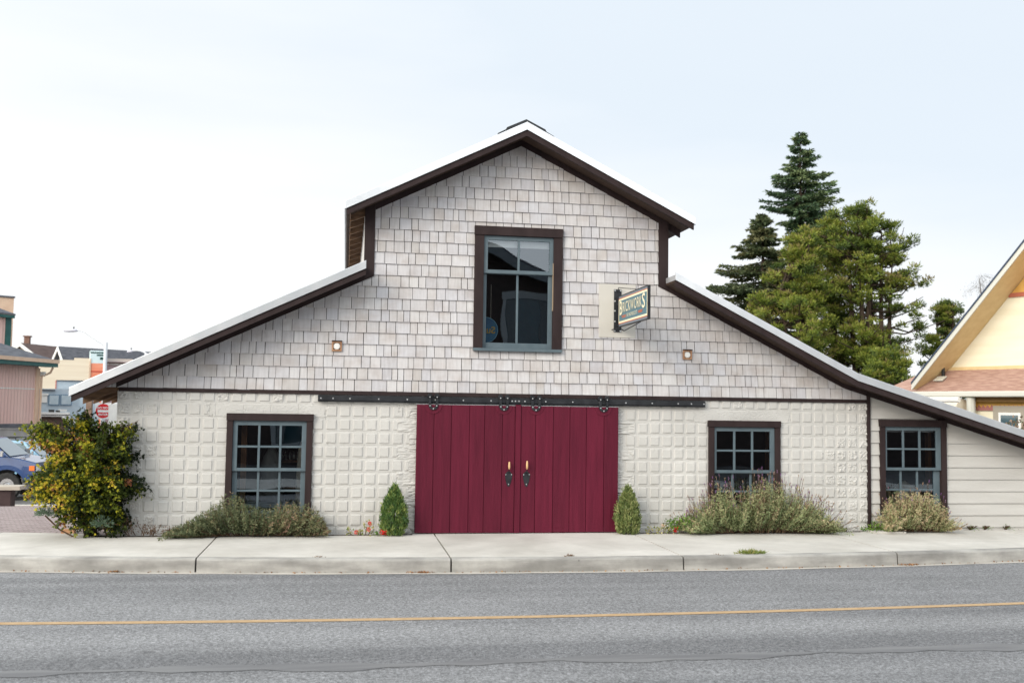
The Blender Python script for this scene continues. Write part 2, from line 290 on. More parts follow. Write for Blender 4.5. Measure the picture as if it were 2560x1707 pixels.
# paved yard left of the barn
mpv = mat('clay_pavers', (0.26,0.19,0.18), (0.34,0.26,0.245), rough=.85, scale=2, spec=.2)
t = mpv.node_tree; n = t.nodes; l = t.links; br = n.new('ShaderNodeTexBrick'); br.inputs['Scale'].default_value = 1.0
br.inputs['Brick Width'].default_value = .22; br.inputs['Row Height'].default_value = .11; br.inputs['Mortar Size'].default_value = .008
br.inputs['Color1'].default_value = (.27,.215,.215,1); br.inputs['Color2'].default_value = (.37,.315,.31,1); br.inputs['Mortar'].default_value = (.13,.11,.10,1)
tcn = [k for k in n if k.type == 'TEX_COORD'][0]; l.new(tcn.outputs['Object'], br.inputs['Vector']); l.new(br.outputs['Color'], n['Principled BSDF'].inputs['Base Color'])
b = MB(); ys_ = [0.0, 0.5, 2, 4, 6, 7.5, 9, 10.5, 12, 13.4]; xs_ = [-40, -20, -12, -8, -5, -3.25]
for j in range(len(ys_) - 1):
    for i in range(len(xs_) - 1): b.poly([(xs_[i], ys_[j], gz(max(ys_[j], .5)) + .01), (xs_[i+1], ys_[j], gz(max(ys_[j], .5)) + .01), (xs_[i+1], ys_[j+1], gz(max(.5, ys_[j+1])) + .01), (xs_[i], ys_[j+1], gz(max(.5, ys_[j+1])) + .01)])
structure(b.build('paved_yard', mpv))
b = MB(); b.box(-40, -4.2, 13.4, 13.55, gz(13.4) - .1, gz(13.4) + .03); structure(b.build('yard_edging', M_conc))
# ------------------------------------------------------------------ THE BARN
barn = thing('barn', 'wide grey shingled barn over painted block walls with dark red sliding doors', 'barn', (0, 0, 0))
U0, U1, UM0, UM1, UC = -3.28, 8.505, .23, 5.075, 2.65
def zup(u): return 6.18 - .4985 * abs(u - UC)
def zleft(u): return 3.949 + .4795 * (u - .258)
def zright(u): return 3.945 - .4964 * (u - 5.033) if u < 8.085 else 2.430 - .2968 * (u - 8.085)
BACK = 14.0
# shingles, each a tapered piece, clipped to the gable
msh = mat('weathered_shingle', (0.45,0.43,0.42), (0.54,0.515,0.50), rough=.85, attr=True, spec=.2)
rp = [k for k in msh.node_tree.nodes if k.type == 'VALTORGB'][0]; t = msh.node_tree; n = t.nodes; l = t.links
while len(rp.color_ramp.elements) > 1: rp.color_ramp.elements.remove(rp.color_ramp.elements[-1])
rp.color_ramp.elements[0].color = (.48,.475,.505,1)
for p_, c_ in ((.2,(.51,.495,.50)),(.45,(.545,.53,.54)),(.7,(.52,.518,.55)),(.88,(.57,.56,.57)),(.96,(.47,.45,.445)),(1,(.585,.578,.585))): e = rp.color_ramp.elements.new(p_); e.color = c_ + (1,)
tcn = [k for k in n if k.type == 'TEX_COORD'][0]; mp1 = n.new('ShaderNodeMapping'); mp1.inputs['Scale'].default_value = (9,1,1.2); l.new(tcn.outputs['Object'], mp1.inputs[0])
g1 = n.new('ShaderNodeTexNoise'); g1.inputs['Scale'].default_value = 3; g1.inputs['Detail'].default_value = 8; l.new(mp1.outputs[0], g1.inputs['Vector'])
mp2 = n.new('ShaderNodeMapping'); mp2.inputs['Scale'].default_value = (2.2,1,3.0); l.new(tcn.outputs['Object'], mp2.inputs[0])
g2 = n.new('ShaderNodeTexNoise'); g2.inputs['Scale'].default_value = 1.5; g2.inputs['Detail'].default_value = 4; l.new(mp2.outputs[0], g2.inputs['Vector'])
ra = n.new('ShaderNodeMapRange'); ra.inputs['From Min'].default_value = .3; ra.inputs['From Max'].default_value = .7; ra.inputs['To Min'].default_value = .90; ra.inputs['To Max'].default_value = 1.06; l.new(g1.outputs['Fac'], ra.inputs['Value'])
rb_ = n.new('ShaderNodeValToRGB'); rb_.color_ramp.elements[0].position = .34; rb_.color_ramp.elements[0].color = (.86,.82,.79,1); rb_.color_ramp.elements[1].position = .55; rb_.color_ramp.elements[1].color = (1,1,1,1); l.new(g2.outputs['Fac'], rb_.inputs['Fac'])
x1 = n.new('ShaderNodeMix'); x1.data_type = 'RGBA'; x1.blend_type = 'MULTIPLY'; x1.inputs[0].default_value = 1; l.new(rp.outputs[0], x1.inputs[6]); l.new(ra.outputs[0], x1.inputs[7])
x2 = n.new('ShaderNodeMix'); x2.data_type = 'RGBA'; x2.blend_type = 'MULTIPLY'; x2.inputs[0].default_value = .8; l.new(x1.outputs[2], x2.inputs[6]); l.new(rb_.outputs[0], x2.inputs[7])
l.new(x2.outputs[2], n['Principled BSDF'].inputs['Base Color'])
bp = n.new('ShaderNodeBump'); bp.inputs['Strength'].default_value = .25; bp.inputs['Distance'].default_value = .006; l.new(g1.outputs['Fac'], bp.inputs['Height']); l.new(bp.outputs[0], n['Principled BSDF'].inputs['Normal'])
ZB = 2.138; fz = .10
def roofpoly(pts): return pts
regions = [
 [(UM0+.1, ZB), (1.99, ZB), (1.99, zup(1.99)-fz), (UM0+.1, zup(UM0+.1)-fz)],
 [(1.99, ZB), (3.27, ZB), (3.27, 2.83), (1.99, 2.83)],
 [(1.99, 4.70), (3.27, 4.70), (3.27, zup(3.27)-fz), (UC, zup(UC)-fz), (1.99, zup(1.99)-fz)],
 [(3.27, ZB), (UM1-.1, ZB), (UM1-.1, zup(UM1-.1)-fz), (3.27, zup(3.27)-fz)],
 [(-3.55, ZB), (UM0+.1, ZB), (UM0+.1, zleft(UM0+.1)-.08)],
 [(UM1-.1, ZB), (8.085, ZB), (8.085, zright(8.085)-.08), (UM1-.1, zright(UM1-.1)-.06)],
 [(8.085, ZB), (8.5, ZB), (8.5, zright(8.5)-.08), (8.085, zright(8.085)-.08)]]
sh = MB(); rr = random.Random(3); EXPO = .1785
row = 0; z0 = ZB
while z0 < 6.2:
    u = -3.6 + rr.uniform(0, .1); z1 = z0 + EXPO
    while u < 8.6:
        wd = rr.choice([.095,.11,.125,.135,.15,.165,.18,.2,.23,.265]) * rr.uniform(.92, 1.08); gap = rr.choice([.006,.008,.009,.011]); tone = rr.random(); dz = rr.choice([0,0,0,.002,-.003]); tk = rr.uniform(.021, .027)
        sk = rr.uniform(-.0012, .0012)
        quad = [(u + gap/2, z0 + dz), (u + wd - gap/2 + sk, z0 + dz + rr.uniform(-.0015,.0015)), (u + wd - gap/2, z1 + .004), (u + gap/2, z1 + .004)]
        for rg in regions:
            p = clip(quad, rg)
            if len(p) >= 3:
                dep = [-(tk - (tk - .003) * min(1, max(0, (q[1] - z0) / EXPO))) for q in p]; i = len(sh.v); k = len(p)
                sh.v += [(q[0], d, q[1]) for q, d in zip(p, dep)] + [(q[0], .002, q[1]) for q in p]
                sh.f.append(tuple(i + j for j in range(k))); sh.t.append(tone)
                for j in range(k): sh.f.append((i + (j+1) % k, i + j, i + k + j, i + k + (j+1) % k)); sh.t.append(tone)
        u += wd
    z0 += EXPO; row += 1
sh.build('shingle_wall', msh, barn)
# sheathing behind the shingles (with the window opening)
M_felt = mat('black_felt', (0.025,0.022,0.022), rough=.95)
fe = MB()
for rg in regions: fe.prism([(p[0], .004, p[1]) for p in rg], (0, .1, 0))
fe.build('wall_sheathing', M_felt, barn)
# ---- painted block wall as a real relief, 1 cm grid, window and door openings left out
P_ = .199; PZ = .2032
du = P_ / 34; nu = int((U1 - U0) / du); dzg = .0059; nzv = int((2.085 + .1) / dzg)
uu = U0 + np.arange(nu + 1) * (U1 - U0) / nu; zz = -.1 + np.arange(nzv + 1) * (2.185) / nzv
UU, ZZ = np.meshgrid(uu, zz)
ph_u = np.where(UU < 2.6, -2.655, 4.600); cu_ = (UU - ph_u + .028) / P_; ci = np.floor(cu_).astype(int); fu = (cu_ - ci) * P_
rz = (ZZ - (1.758 - 20 * PZ - .028)) / PZ; ri = np.floor(rz).astype(int) - 20; fzv = (rz - np.floor(rz)) * PZ     # row 0 is the row just above the windows
def bev(f, a, b, s): return np.clip((f - a) / s, 0, 1) * np.clip((b - f) / s, 0, 1)
jit = RNG.uniform(-.0025, .0025, size=(40, 120, 4))
ja = jit[ri % 40, ci % 120]
sq = bev(fu, .028 + ja[..., 0], .028 + .145 + ja[..., 1], .0062) * bev(fzv, .028 + ja[..., 2], .028 + .148 + ja[..., 3], .0062)
hgt = .0125 * sq
def fnoise(shape, scale, seed, ax=1.0):
    r = np.random.default_rng(seed); h = max(3, int(shape[0] / scale)); w_ = max(3, int(shape[1] / scale / ax)); g = r.normal(size=(h + 2, w_ + 2))
    y = np.linspace(0, h, shape[0]); x = np.linspace(0, w_, shape[1]); yi = y.astype(int); xi = x.astype(int); fy = (y - yi)[:, None]; fx = (x - xi)[None]
    fy = fy*fy*(3-2*fy); fx = fx*fx*(3-2*fx)
    return (g[yi][:, xi]*(1-fy)*(1-fx) + g[yi+1][:, xi]*fy*(1-fx) + g[yi][:, xi+1]*(1-fy)*fx + g[yi+1][:, xi+1]*fy*fx)
S_ = UU.shape
rock = .006 * fnoise(S_, 9, 1) + .005 * fnoise(S_, 5, 2) + .003 * fnoise(S_, 3, 3)
ledge = .007 * fnoise(S_, 6.5, 4, 3.0) + .005 * fnoise(S_, 4, 5, 3.5)
colL = np.floor((UU - U0) / P_).astype(int); colR = np.floor((U1 - UU) / P_).astype(int)
nl = np.array([2, 3, 1, 2, 3, 2, 2, 3, 2, 3, 2, 2])[(1 - ri) % 12]; nr = np.array([2, 1, 2, 3, 4, 3, 4, 3, 4, 3, 3, 2])[(1 - ri) % 12]
rough_m = ((colL < nl) | (colR < nr)) & (UU < 20)
chips = RNG.random((40, 200)); chip_m = chips[ri % 40, (ci + 60) % 200] < .035
rough_m |= chip_m
rin = bev(fu, .024, .178, .014) * bev(fzv, .024, .18, .014)
hgt = np.where(rough_m, rin * (.006 + np.abs(rock) * 1.25), hgt)
# rock-faced quoins beside the door
qw = np.where((ri % 2) == 0, .12, .30)
qm = ((UU > 1.10 - qw) & (UU < 1.3)) | ((UU < 4.225 + qw) & (UU > 4.0))
hgt = np.where(qm, .004 + np.abs(ledge) * 1.15 * np.clip(np.minimum(fzv, PZ - fzv) / .015, .15, 1), hgt)
# smooth lintels
for a, c, z0_, z1_ in ((-2.0, -.28, 1.735, 1.925), (5.52, 7.15, 1.735, 1.925)):
    lm = (UU > a + .02 * fnoise(S_, 6, 8)) & (UU < c + .02 * fnoise(S_, 6, 9)) & (ZZ > z0_ - .01) & (ZZ < z1_)
    hgt = np.where(lm, .007 + .0012 * fnoise(S_, 3, 10), hgt)
# mortar: wandering joints, alternate block ends
jw = .004 * fnoise(S_, 10, 12)
hz = np.exp(-((np.minimum(fzv, PZ - fzv) + jw * .25) / .0045)**2) * (fnoise(S_, 11, 13) > -.5)
odd = ((ci + ri) % 2) == 0
vt = np.exp(-((fu + jw) / .004)**2) * odd * (fnoise(S_, 9, 14) > -.2)
hgt = hgt - .006 * np.where(qm, 0, np.maximum(hz * (np.abs(hz) > .1), vt))
hgt += .0005 * fnoise(S_, 3.5, 15) + .0006 * fnoise(S_, 22, 16)
# a few cracks
for cx_, cz_, hh in ((-1.97, 1.83, .1), (-1.93, 1.74, .03), (-.28, 1.78, .08), (4.53, .98, .05), (-2.27, 1.98, .03), (.82, 1.88, .07), (-.25, 1.35, .05)):
    cl_ = cx_ + .012 * fnoise(S_, 3, 20); hgt -= .010 * np.exp(-((UU - cl_) / .004)**2) * (np.abs(ZZ - cz_) < hh)
idx = np.arange(S_[0] * S_[1]).reshape(S_)
cuq = (UU[:-1, :-1] + UU[1:, 1:]) / 2; czq = (ZZ[:-1, :-1] + ZZ[1:, 1:]) / 2
def hole(a, b_, c, d): return (cuq > a) & (cuq < b_) & (czq > c) & (czq < d)
keep = ~(hole(-1.66, -.51, .27, 1.73) | hole(5.80, 6.93, .27, 1.72))
q = np.stack([idx[:-1, :-1], idx[:-1, 1:], idx[1:, 1:], idx[1:, :-1]], -1)[keep]
mbk = mat('painted_block', (0.49,0.482,0.465), (0.55,0.542,0.525), rough=.75, scale=1.2, bump=.12, bscale=45, spec=.3)
spots(mbk, 2.2, .018, .7, 1.6, .05)
wv = np.stack([UU.ravel(), -hgt.ravel(), ZZ.ravel()], 1)
mesh_obj('block_wall', wv, q, mbk, barn, tone=np.full(len(q), .5))
# side, back and inner walls
b = MB(); b.box(U0, U0 + .2, .03, BACK, -1.3, 2.1); b.box(U0, 8.3, BACK - .2, BACK, -1.3, 2.0); b.prism([(8.301, BACK - .2, -1.3), (11.59, BACK - .2, -1.3), (11.59, BACK - .2, 1.3), (8.301, BACK - .2, 2.25)], (0, .2, 0)); b.box(11.6, 11.8, .03, BACK - .25, -1.3, 1.25); b.box(UM0, UM0 + .12, .11, BACK - .25, 3.6, 4.9); b.box(UM1 - .12, UM1, .11, BACK - .25, 3.6, 4.9)
b.prism([(U0, BACK - .19, 2.0), (8.3, BACK - .19, 2.0), (UM1, BACK - .19, 3.85), (UM1, BACK - .19, 4.9), (UC, BACK - .19, 6.1), (UM0, BACK - .19, 4.9), (UM0, BACK - .19, 3.85)], (0, .15, 0))
b.build('outer_wall', mbk, barn)
b = MB()   # dark rooms behind the windows
for (a, c, e, g_) in ((U0 + .22, 8.45, -.05, 2.06), (8.6, 10.3, -.05, 1.70), (UM0 + .15, UM1 - .15, 2.3, 5.0)):
    y0_, y1_ = .14, 5.5
    b.poly([(a, y1_, e), (c, y1_, e), (c, y1_, g_), (a, y1_, g_)]); b.poly([(a, y0_, e), (c, y0_, e), (c, y1_, e), (a, y1_, e)]); b.poly([(a, y0_, g_), (a, y1_, g_), (c, y1_, g_), (c, y0_, g_)])
    b.poly([(a, y0_, e), (a, y1_, e), (a, y1_, g_), (a, y0_, g_)]); b.poly([(c, y0_, e), (c, y0_, g_), (c, y1_, g_), (c, y1_, e)])
b.build('interior_room', M_dark, barn)
# ---- lap siding of the low wing
msd = mat('cream_lap_paint', (0.475,0.465,0.445), (0.53,0.52,0.50), rough=.7, scale=1.0, stretch=(.7,1,5), bump=.08, bscale=30, spec=.3)
sd = MB(); regs = [[(8.555, -.05), (8.79, -.05), (8.79, zright(8.79)-.07), (8.555, zright(8.555)-.07)], [(8.79, -.05), (9.86, -.05), (9.86, .27), (8.79, .27)], [(8.79, 1.75), (9.86, 1.75), (9.86, zright(9.86)-.07), (8.79, zright(8.79)-.07)], [(9.86, -.05), (11.8, -.05), (11.8, zright(11.8)-.07), (9.86, zright(9.86)-.07)]]
for k in range(12):
    z0 = .042 + .1985 * (k - 1); quad = [(8.5, z0), (11.9, z0), (11.9, z0 + .2), (8.5, z0 + .2)]
    for rg in regs:
        p = clip(quad, rg)
        if len(p) >= 3:
            dep = [-(.026 - .023 * min(1, max(0, (q_[1] - z0) / .1985))) for q_ in p]; i = len(sd.v); kk = len(p)
            sd.v += [(q_[0], d, q_[1]) for q_, d in zip(p, dep)] + [(q_[0], .01, q_[1]) for q_ in p]
            sd.f.append(tuple(i + j for j in range(kk))); sd.t.append(.5)
            for j in range(kk): sd.f.append((i + (j+1) % kk, i + j, i + kk + j, i + kk + (j+1) % kk)); sd.t.append(.5)
sd.build('siding_wall', msd, barn)
b = MB()
for rg in regs: b.prism([(p[0], .012, p[1]) for p in rg], (0, .1, 0))
b.build('siding_backing', M_felt, barn)
# ---- trim boards
b = MB(); b.box(-3.26, 8.50, -.035, .003, 2.080, 2.134); b.build('belt_board', M_trim, barn, bevel=.003)
for a, c, zt in ((UM0, .388, zup(UM0) - .02), (4.912, UM1, zup(UM1) - .02)):
    b = MB()
    if a < 2: b.prism([(a, -.034, 3.845), (c, -.034, 3.925), (c, -.034, zup(c) - .035), (a, -.034, zup(a) - .035)], (0, .036, 0))
    else: b.prism([(a, -.034, 3.905), (c, -.034, 3.83), (c, -.034, zup(c) - .035), (a, -.034, zup(a) - .035)], (0, .036, 0))
    b.build('corner_board', M_trim, barn, bevel=.003)
b = MB(); b.prism([(8.506, -.05, -.05), (8.554, -.05, -.05), (8.554, -.05, 2.19), (8.506, -.05, 2.20)], (0, .07, 0)); b.build('corner_board', M_trim, barn, bevel=.003)
def rakeband(name, m, pts, lo, hi, y0, y1, bevel=0.0, ends=True):
    """board following the roof line pts [(u,z)...], from z+lo to z+hi, y0..y1"""
    b = MB()
    for (ua, za), (ub, zb) in zip(pts[:-1], pts[1:]): b.prism([(ua, y0, za + lo), (ub, y0, zb + lo), (ub, y0, zb + hi), (ua, y0, za + hi)], (0, y1 - y0, 0))
    return b.build(name, m, barn, bevel=bevel)
L_up = [(-.05, zup(-.05)), (UC, 6.18), (5.335, zup(5.335))]; L_l = [(-3.79, zleft(-3.79)), (.256, zleft(.256))]; L_r = [(5.036, zright(5.036)), (8.085, 2.43), (12.4, zright(12.4))]
LINES = (L_up, L_l, L_r)
for Ln in LINES: rakeband('rake_board', M_trim, Ln, -.092, 0, -.5, -.462)
rakeband('frieze_board', M_trim, [(UM0 + .16, zup(UM0 + .16)), (UC, 6.18), (UM1 - .165, zup(UM1 - .165))], -.128, -.031, -.028, .004)
rakeband('frieze_board', M_trim, [(-3.3, zleft(-3.3)), (UM0 + .156, zleft(UM0 + .156))], -.112, -.031, -.028, .004)
rakeband('frieze_board', M_trim, [(4.916, zright(4.916)), (8.085, 2.43), (11.8, zright(11.8))], -.105, -.031, -.029, .004)
for Ln in LINES:
    b = MB(); y0, y1 = -.461, BACK + .4
    for (ua, za), (ub, zb) in zip(Ln[:-1], Ln[1:]): b.prism([(ua, y0, za - .03), (ub, y0, zb - .03), (ub, y0, zb - .001), (ua, y0, za - .001)], (0, y1 - y0, 0))
    roof = b.build('roof', M_soffit, barn)
    ex = [(Ln[0][0] - (.03 if Ln is not L_r else .0), Ln[0][1] - (.015 if Ln is not L_r else 0))] + Ln[1:-1] + [(Ln[-1][0] + (.03 if Ln is not L_l else 0), Ln[-1][1] - (.015 if Ln is not L_l else 0))]
    b = MB()
    for (ua, za), (ub, zb) in zip(ex[:-1], ex[1:]): b.prism([(ua, -.515, za + .002), (ub, -.515, zb + .002), (ub, -.515, zb + .122), (ua, -.515, za + .122)], (0, .02, 0))
    b.build('metal_trim', M_metal, roof, bevel=.004)
    b = MB()
    for (ua, za), (ub, zb) in zip(ex[:-1], ex[1:]): b.prism([(ua, -.494, za + .003), (ub, -.494, zb + .003), (ub, -.494, zb + .085), (ua, -.494, za + .085)], (0, BACK + .9, 0))
    b.build('metal_sheet', M_roof, roof)
    b = MB()
    for (ua, za), (ub, zb) in zip(ex[:-1], ex[1:]): b.prism([(ua, -.522, za + .001), (ub, -.522, zb + .001), (ub, -.522, zb + .013), (ua, -.522, za + .013)], (0, .006, 0))
    b.build('drip_edge', M_metal, roof)
    if Ln is L_up:
        b = MB()
        for s in (-1, 1): b.prism([(UC, -.44, 6.30), (UC + s * .44, -.44, 6.30 - .205), (UC + s * .44, -.44, 6.325 - .205), (UC + s * .32, -.44, 6.335 - .15), (UC + s * .30, -.44, 6.36 - .14), (UC, -.44, 6.362)][::s], (0, 12.0, 0))
        b.build('ridge_cap', M_iron, roof)
# rafter tails along the open eaves
for k in range(24):
    y = .02 + k * .6
    for (ua, ub, fn, h) in ((-3.76, U0 + .02, zleft, .13), (.0, UM0 + .02, zup, .12), (UM1 - .02, 5.29, zup, .12)):
        if k > 14 and ua != -3.76: continue
        b = MB(); za, zb = fn(ua), fn(ub); b.prism([(ua, y, za - .032 - (h if ua > 2 or True else 0) * .8), (ub, y, zb - .032 - h), (ub, y, zb - .032), (ua, y, za - .032)], (0, .045, 0)); b.build('rafter_tail', M_rafter if ua < 2 else M_trim, barn)
b = MB(); b.box(.0, .012, -.46, 12, zup(0) - .10, zup(0) - .034); b.build('eave_fascia', M_rafter, barn)
# ---- windows
def window(inn, zb, zh, head, cols, ru, rl, glass_u, glass_l, rail, casew, headx, sill=True, blind=None, yb0=-.02):
    """inn casing inner u0,u1; zb bottom of sashes; zh head bottom; glass_* (u0,u1,z0,z1)"""
    a, c = inn; yo = yb0
    b = MB(); b.box(a - casew, a, yo - .035, .0, zb - .03, zh); b.box(c, c + casew, yo - .035, .0, zb - .03, zh); b.box(headx[0], headx[1], yo - .05, .0, zh + .001, zh + head)
    W = b.build('window', M_trim, barn, bevel=.003)
    b = MB(); b.box(a - .02, a + .004, .002, .16, zb - .05, zh + .02); b.box(c - .004, c + .02, .002, .16, zb - .05, zh + .02); b.box(a, c, .002, .16, zh - .004, zh + .02); b.build('jamb', M_trim, W)
    def sash(name, g, o, y0, y1, nc, nr):
        u0, u1, z0, z1 = g; O0, O1, Z0, Z1 = o; b = MB()
        b.box(O0, u0, y0, y1, Z0, Z1); b.box(u1, O1, y0, y1, Z0, Z1); b.box(u0, u1, y0, y1, Z0, z0); b.box(u0, u1, y0, y1, z1, Z1)
        mw = .033
        for i in range(1, nc): u = u0 + (u1 - u0) * i / nc; b.box(u - mw/2, u + mw/2, y0 + .004, y1 - .002, z0, z1)
        for j in range(1, nr):
            z = z0 + (z1 - z0) * j / nr
            for i in range(nc):
                p0 = u0 + (u1 - u0) * i / nc + (mw/2 if i else 0); p1 = u0 + (u1 - u0) * (i+1) / nc - (mw/2 if i < nc - 1 else 0); b.box(p0, p1, y0 + .005, y1 - .002, z - .015, z + .015)
        S = b.build(name, M_sash, W, bevel=.003)
        b = MB(); ym = (y0 + y1) / 2 + .004; b.poly([(u0 - .005, ym, z0 - .005), (u1 + .005, ym, z0 - .005), (u1 + .005, ym, z1 + .005), (u0 - .005, ym, z1 + .005)])
        b.build('glass', G_win, W); return S
    sash('upper_sash', glass_u, (a, c, rail[0], zh), yo - .004, yo + .034, cols, ru)
    sash('lower_sash', glass_l, (a, c, zb, rail[1] - .02), yo + .038, yo + .074, cols, rl)
    if sill: b = MB(); b.box(headx[0] + .005, headx[1], yo - .06, .06, zb - .05, zb - .006); b.build('sill', M_sash, W, bevel=.003)
    if blind:
        b = MB(); b.box(glass_u[0] - .02, glass_u[1] + .02, .085, .10, blind, zh + .03); b.build('roller_blind', M_white, W)
    return W
W_up = window((2.078, 3.187), 2.844, 4.604, .142, 2, 1, 1, (2.142, 3.124, 4.067, 4.536), (2.134, 3.115, 2.928, 4.005), (4.012, 4.062), .147, (1.925, 3.332), blind=4.44)
b = MB(); b.box(3.178, 3.188, -.045, -.0, 3.45, 4.2); b.build('jamb_liner', mat('tan_liner', (.32,.24,.16), rough=.6), W_up)
W_l = window((-1.626, -.559), .275, 1.675, .107, 3, 2, 2, (-1.56, -.627, .976, 1.606), (-1.555, -.632, .345, .93), (.930, .972), .09, (-1.723, -.459))
W_r = window((5.852, 6.884), .275, 1.664, .102, 3, 2, 2, (5.897, 6.809, .974, 1.595), (5.88, 6.80, .345, .915), (.927, .968), .09, (5.749, 6.979))
W_s = window((8.815, 9.830), .265, 1.700, .116, 3, 2, 2, (8.857, 9.745, 1.027, 1.64), (8.83, 9.72, .345, .974), (.982, 1.022), .09, (8.714, 9.922), blind=1.61)
# ---- sliding doors
mdr = mat('maroon_paint', (0.080,0.0062,0.0195), (0.120,0.0100,0.0285), rough=.6, scale=2.2, stretch=(7,1,.5), bump=.25, bscale=9, spec=.2, lo=.25, hi=.75)
t = mdr.node_tree; n = t.nodes; l = t.links; a_ = n.new('ShaderNodeAttribute'); a_.attribute_name = 'tone'; mr_ = n.new('ShaderNodeMapRange'); mr_.inputs['To Min'].default_value = .90; mr_.inputs['To Max'].default_value = 1.09; l.new(a_.outputs['Fac'], mr_.inputs['Value']); mm = n.new('ShaderNodeMix'); mm.data_type = 'RGBA'; mm.blend_type = 'MULTIPLY'; mm.inputs[0].default_value = 1; l.new([k for k in n if k.type == 'VALTORGB'][0].outputs[0], mm.inputs[6]); l.new(mr_.outputs[0], mm.inputs[7]); l.new(mm.outputs[2], n['Principled BSDF'].inputs['Base Color'])
seamsL = [1.080, 1.344, 1.611, 1.890, 2.124, 2.401, 2.600]; seamsR = [2.692, 2.923, 3.203, 3.468, 3.732, 4.016, 4.250]
rr = random.Random(8)
def trowel(u, z0, z1, door):
    yb_ = -.105; b = MB(); zt, zb = .948, .71
    pr = [(u - .014, zt), (u + .014, zt), (u + .036, zt - .022), (u + .055, zt - .046), (u + .054, zt - .10), (u + .038, zb + .07), (u + .016, zb + .008), (u, zb), (u - .016, zb + .008), (u - .038, zb + .07), (u - .054, zb + .1 + .038), (u - .055, zt - .046), (u - .036, zt - .022)]
    b.prism([(p[0], yb_, p[1]) for p in pr], (0, .006, 0)); b.tube([(u, yb_ + .002, zt - .03), (u, yb_ - .03, zt - .005), (u, yb_ - .05, zt + .03), (u, yb_ - .05, z1 + .01)], .007, 8); b.build('trowel_handle', M_iron, door, bevel=.001)
    b = MB(); zs = np.linspace(z1 - .005, z0, 7); b.tube([(u, yb_ - .05, z) for z in zs], [.010, .0145, .017, .0165, .015, .014, .009], 12); b.build('wooden_grip', mat('pale_turned_wood', (.60,.38,.18), (.72,.50,.27), rough=.45, scale=12, stretch=(1,1,.2)), door, smooth=True)
    for du_, dz_ in ((-.044, -.052), (.044, -.050), (0, -.198)): b = MB(); b.disc((u + du_, yb_ - .006, zt + dz_), .0085, (0, 1, 0), .008, 10); b.build('bolt', M_bolt, door)
def hanger(u, door):
    yh = -.122; b = MB(); ro, ri_ = .074, .036; th = np.linspace(math.pi, 2 * math.pi, 15); zc = 1.945
    outer = [(u - ro, 2.066)] + [(u + ro * math.cos(a), zc + ro * math.sin(a)) for a in th] + [(u + ro, 2.066)]
    inner = [(u + ri_, 2.066)] + [(u + ri_ * math.cos(a), zc + ri_ * math.sin(a)) for a in th[::-1]] + [(u - ri_, 2.066)]
    for i in range(len(outer) - 1):
        j = len(inner) - 1 - i; b.prism([(outer[i][0], yh, outer[i][1]), (outer[i+1][0], yh, outer[i+1][1]), (inner[j-1][0], yh, inner[j-1][1]), (inner[j][0], yh, inner[j][1])], (0, .009, 0))
    for s in (-1, 1):
        b.disc((u + s * .055, yh, 2.066), .022, (0, 1, 0), .009, 16); b.disc((u + s * .055, yh + .012, 2.085), .036, (0, 1, 0), .03, 20)
    b.build('hanger', M_iron, door)
    for du_, z in ((-.055, 2.066), (.055, 2.066), (-.05, 1.935), (.05, 1.935), (0, 1.89)): b = MB(); b.disc((u + du_, yh - .007, z), .0105, (0, 1, 0), .008, 10); b.build('bolt', M_bolt, door)
for side, seams in ((0, seamsL), (1, seamsR)):
    b = MB(); zt = 1.952
    for a, c in zip(seams[:-1], seams[1:]):
        o_ = rr.uniform(-.003, .003); g_ = .0035; b.box(a + g_, c - g_, -.098 + o_, -.058, .012 + rr.uniform(0, .004), zt, rr.random())
    b.box(seams[0], seams[-1], -.07, -.056, .016, zt - .004)
    hu = (1.327, 2.417) if side == 0 else (2.920, 4.002)
    for h_ in hu:   # half-round pads under the hangers
        th = np.linspace(math.pi, 2 * math.pi, 17); pp = [(max(seams[0], min(seams[-1], h_ + .138 * math.cos(a))), -.106, zt - .001 + .138 * math.sin(a)) for a in th]; b.prism(pp, (0, .012, 0))
    D = b.build('sliding_door', mdr, barn, bevel=.003)
    if side == 0: b = MB(); b.box(2.603, 2.689, -.112, -.06, .01, 1.966); b.build('meeting_strip', mdr, D, bevel=.003)
    for h_ in hu: hanger(h_, D)
    trowel(2.508 if side == 0 else 2.786, 1.095 if side == 0 else 1.11, .985, D)
    b = MB(); b.box(seams[0] - .012, seams[-1] + .002 if side else seams[-1], -.099, -.056, zt + .001, zt + .008); b.build('top_flashing', M_metal, D)
b = MB(); b.box(-.402, 5.686, -.085, -.068, 1.992, 2.056); b.box(-.404, 5.690, -.0665, -.03, 1.972, 2.073); T = b.build('door_track', M_iron, barn, bevel=.002)
for u in list(np.arange(-.36, 5.7, .43)) + [-.18, 2.55, 2.6, 2.66, 2.75, 5.45]: b = MB(); b.disc((u, -.091, 2.024), .0115, (0, 1, 0), .008, 10); b.build('bolt', M_bolt, T)
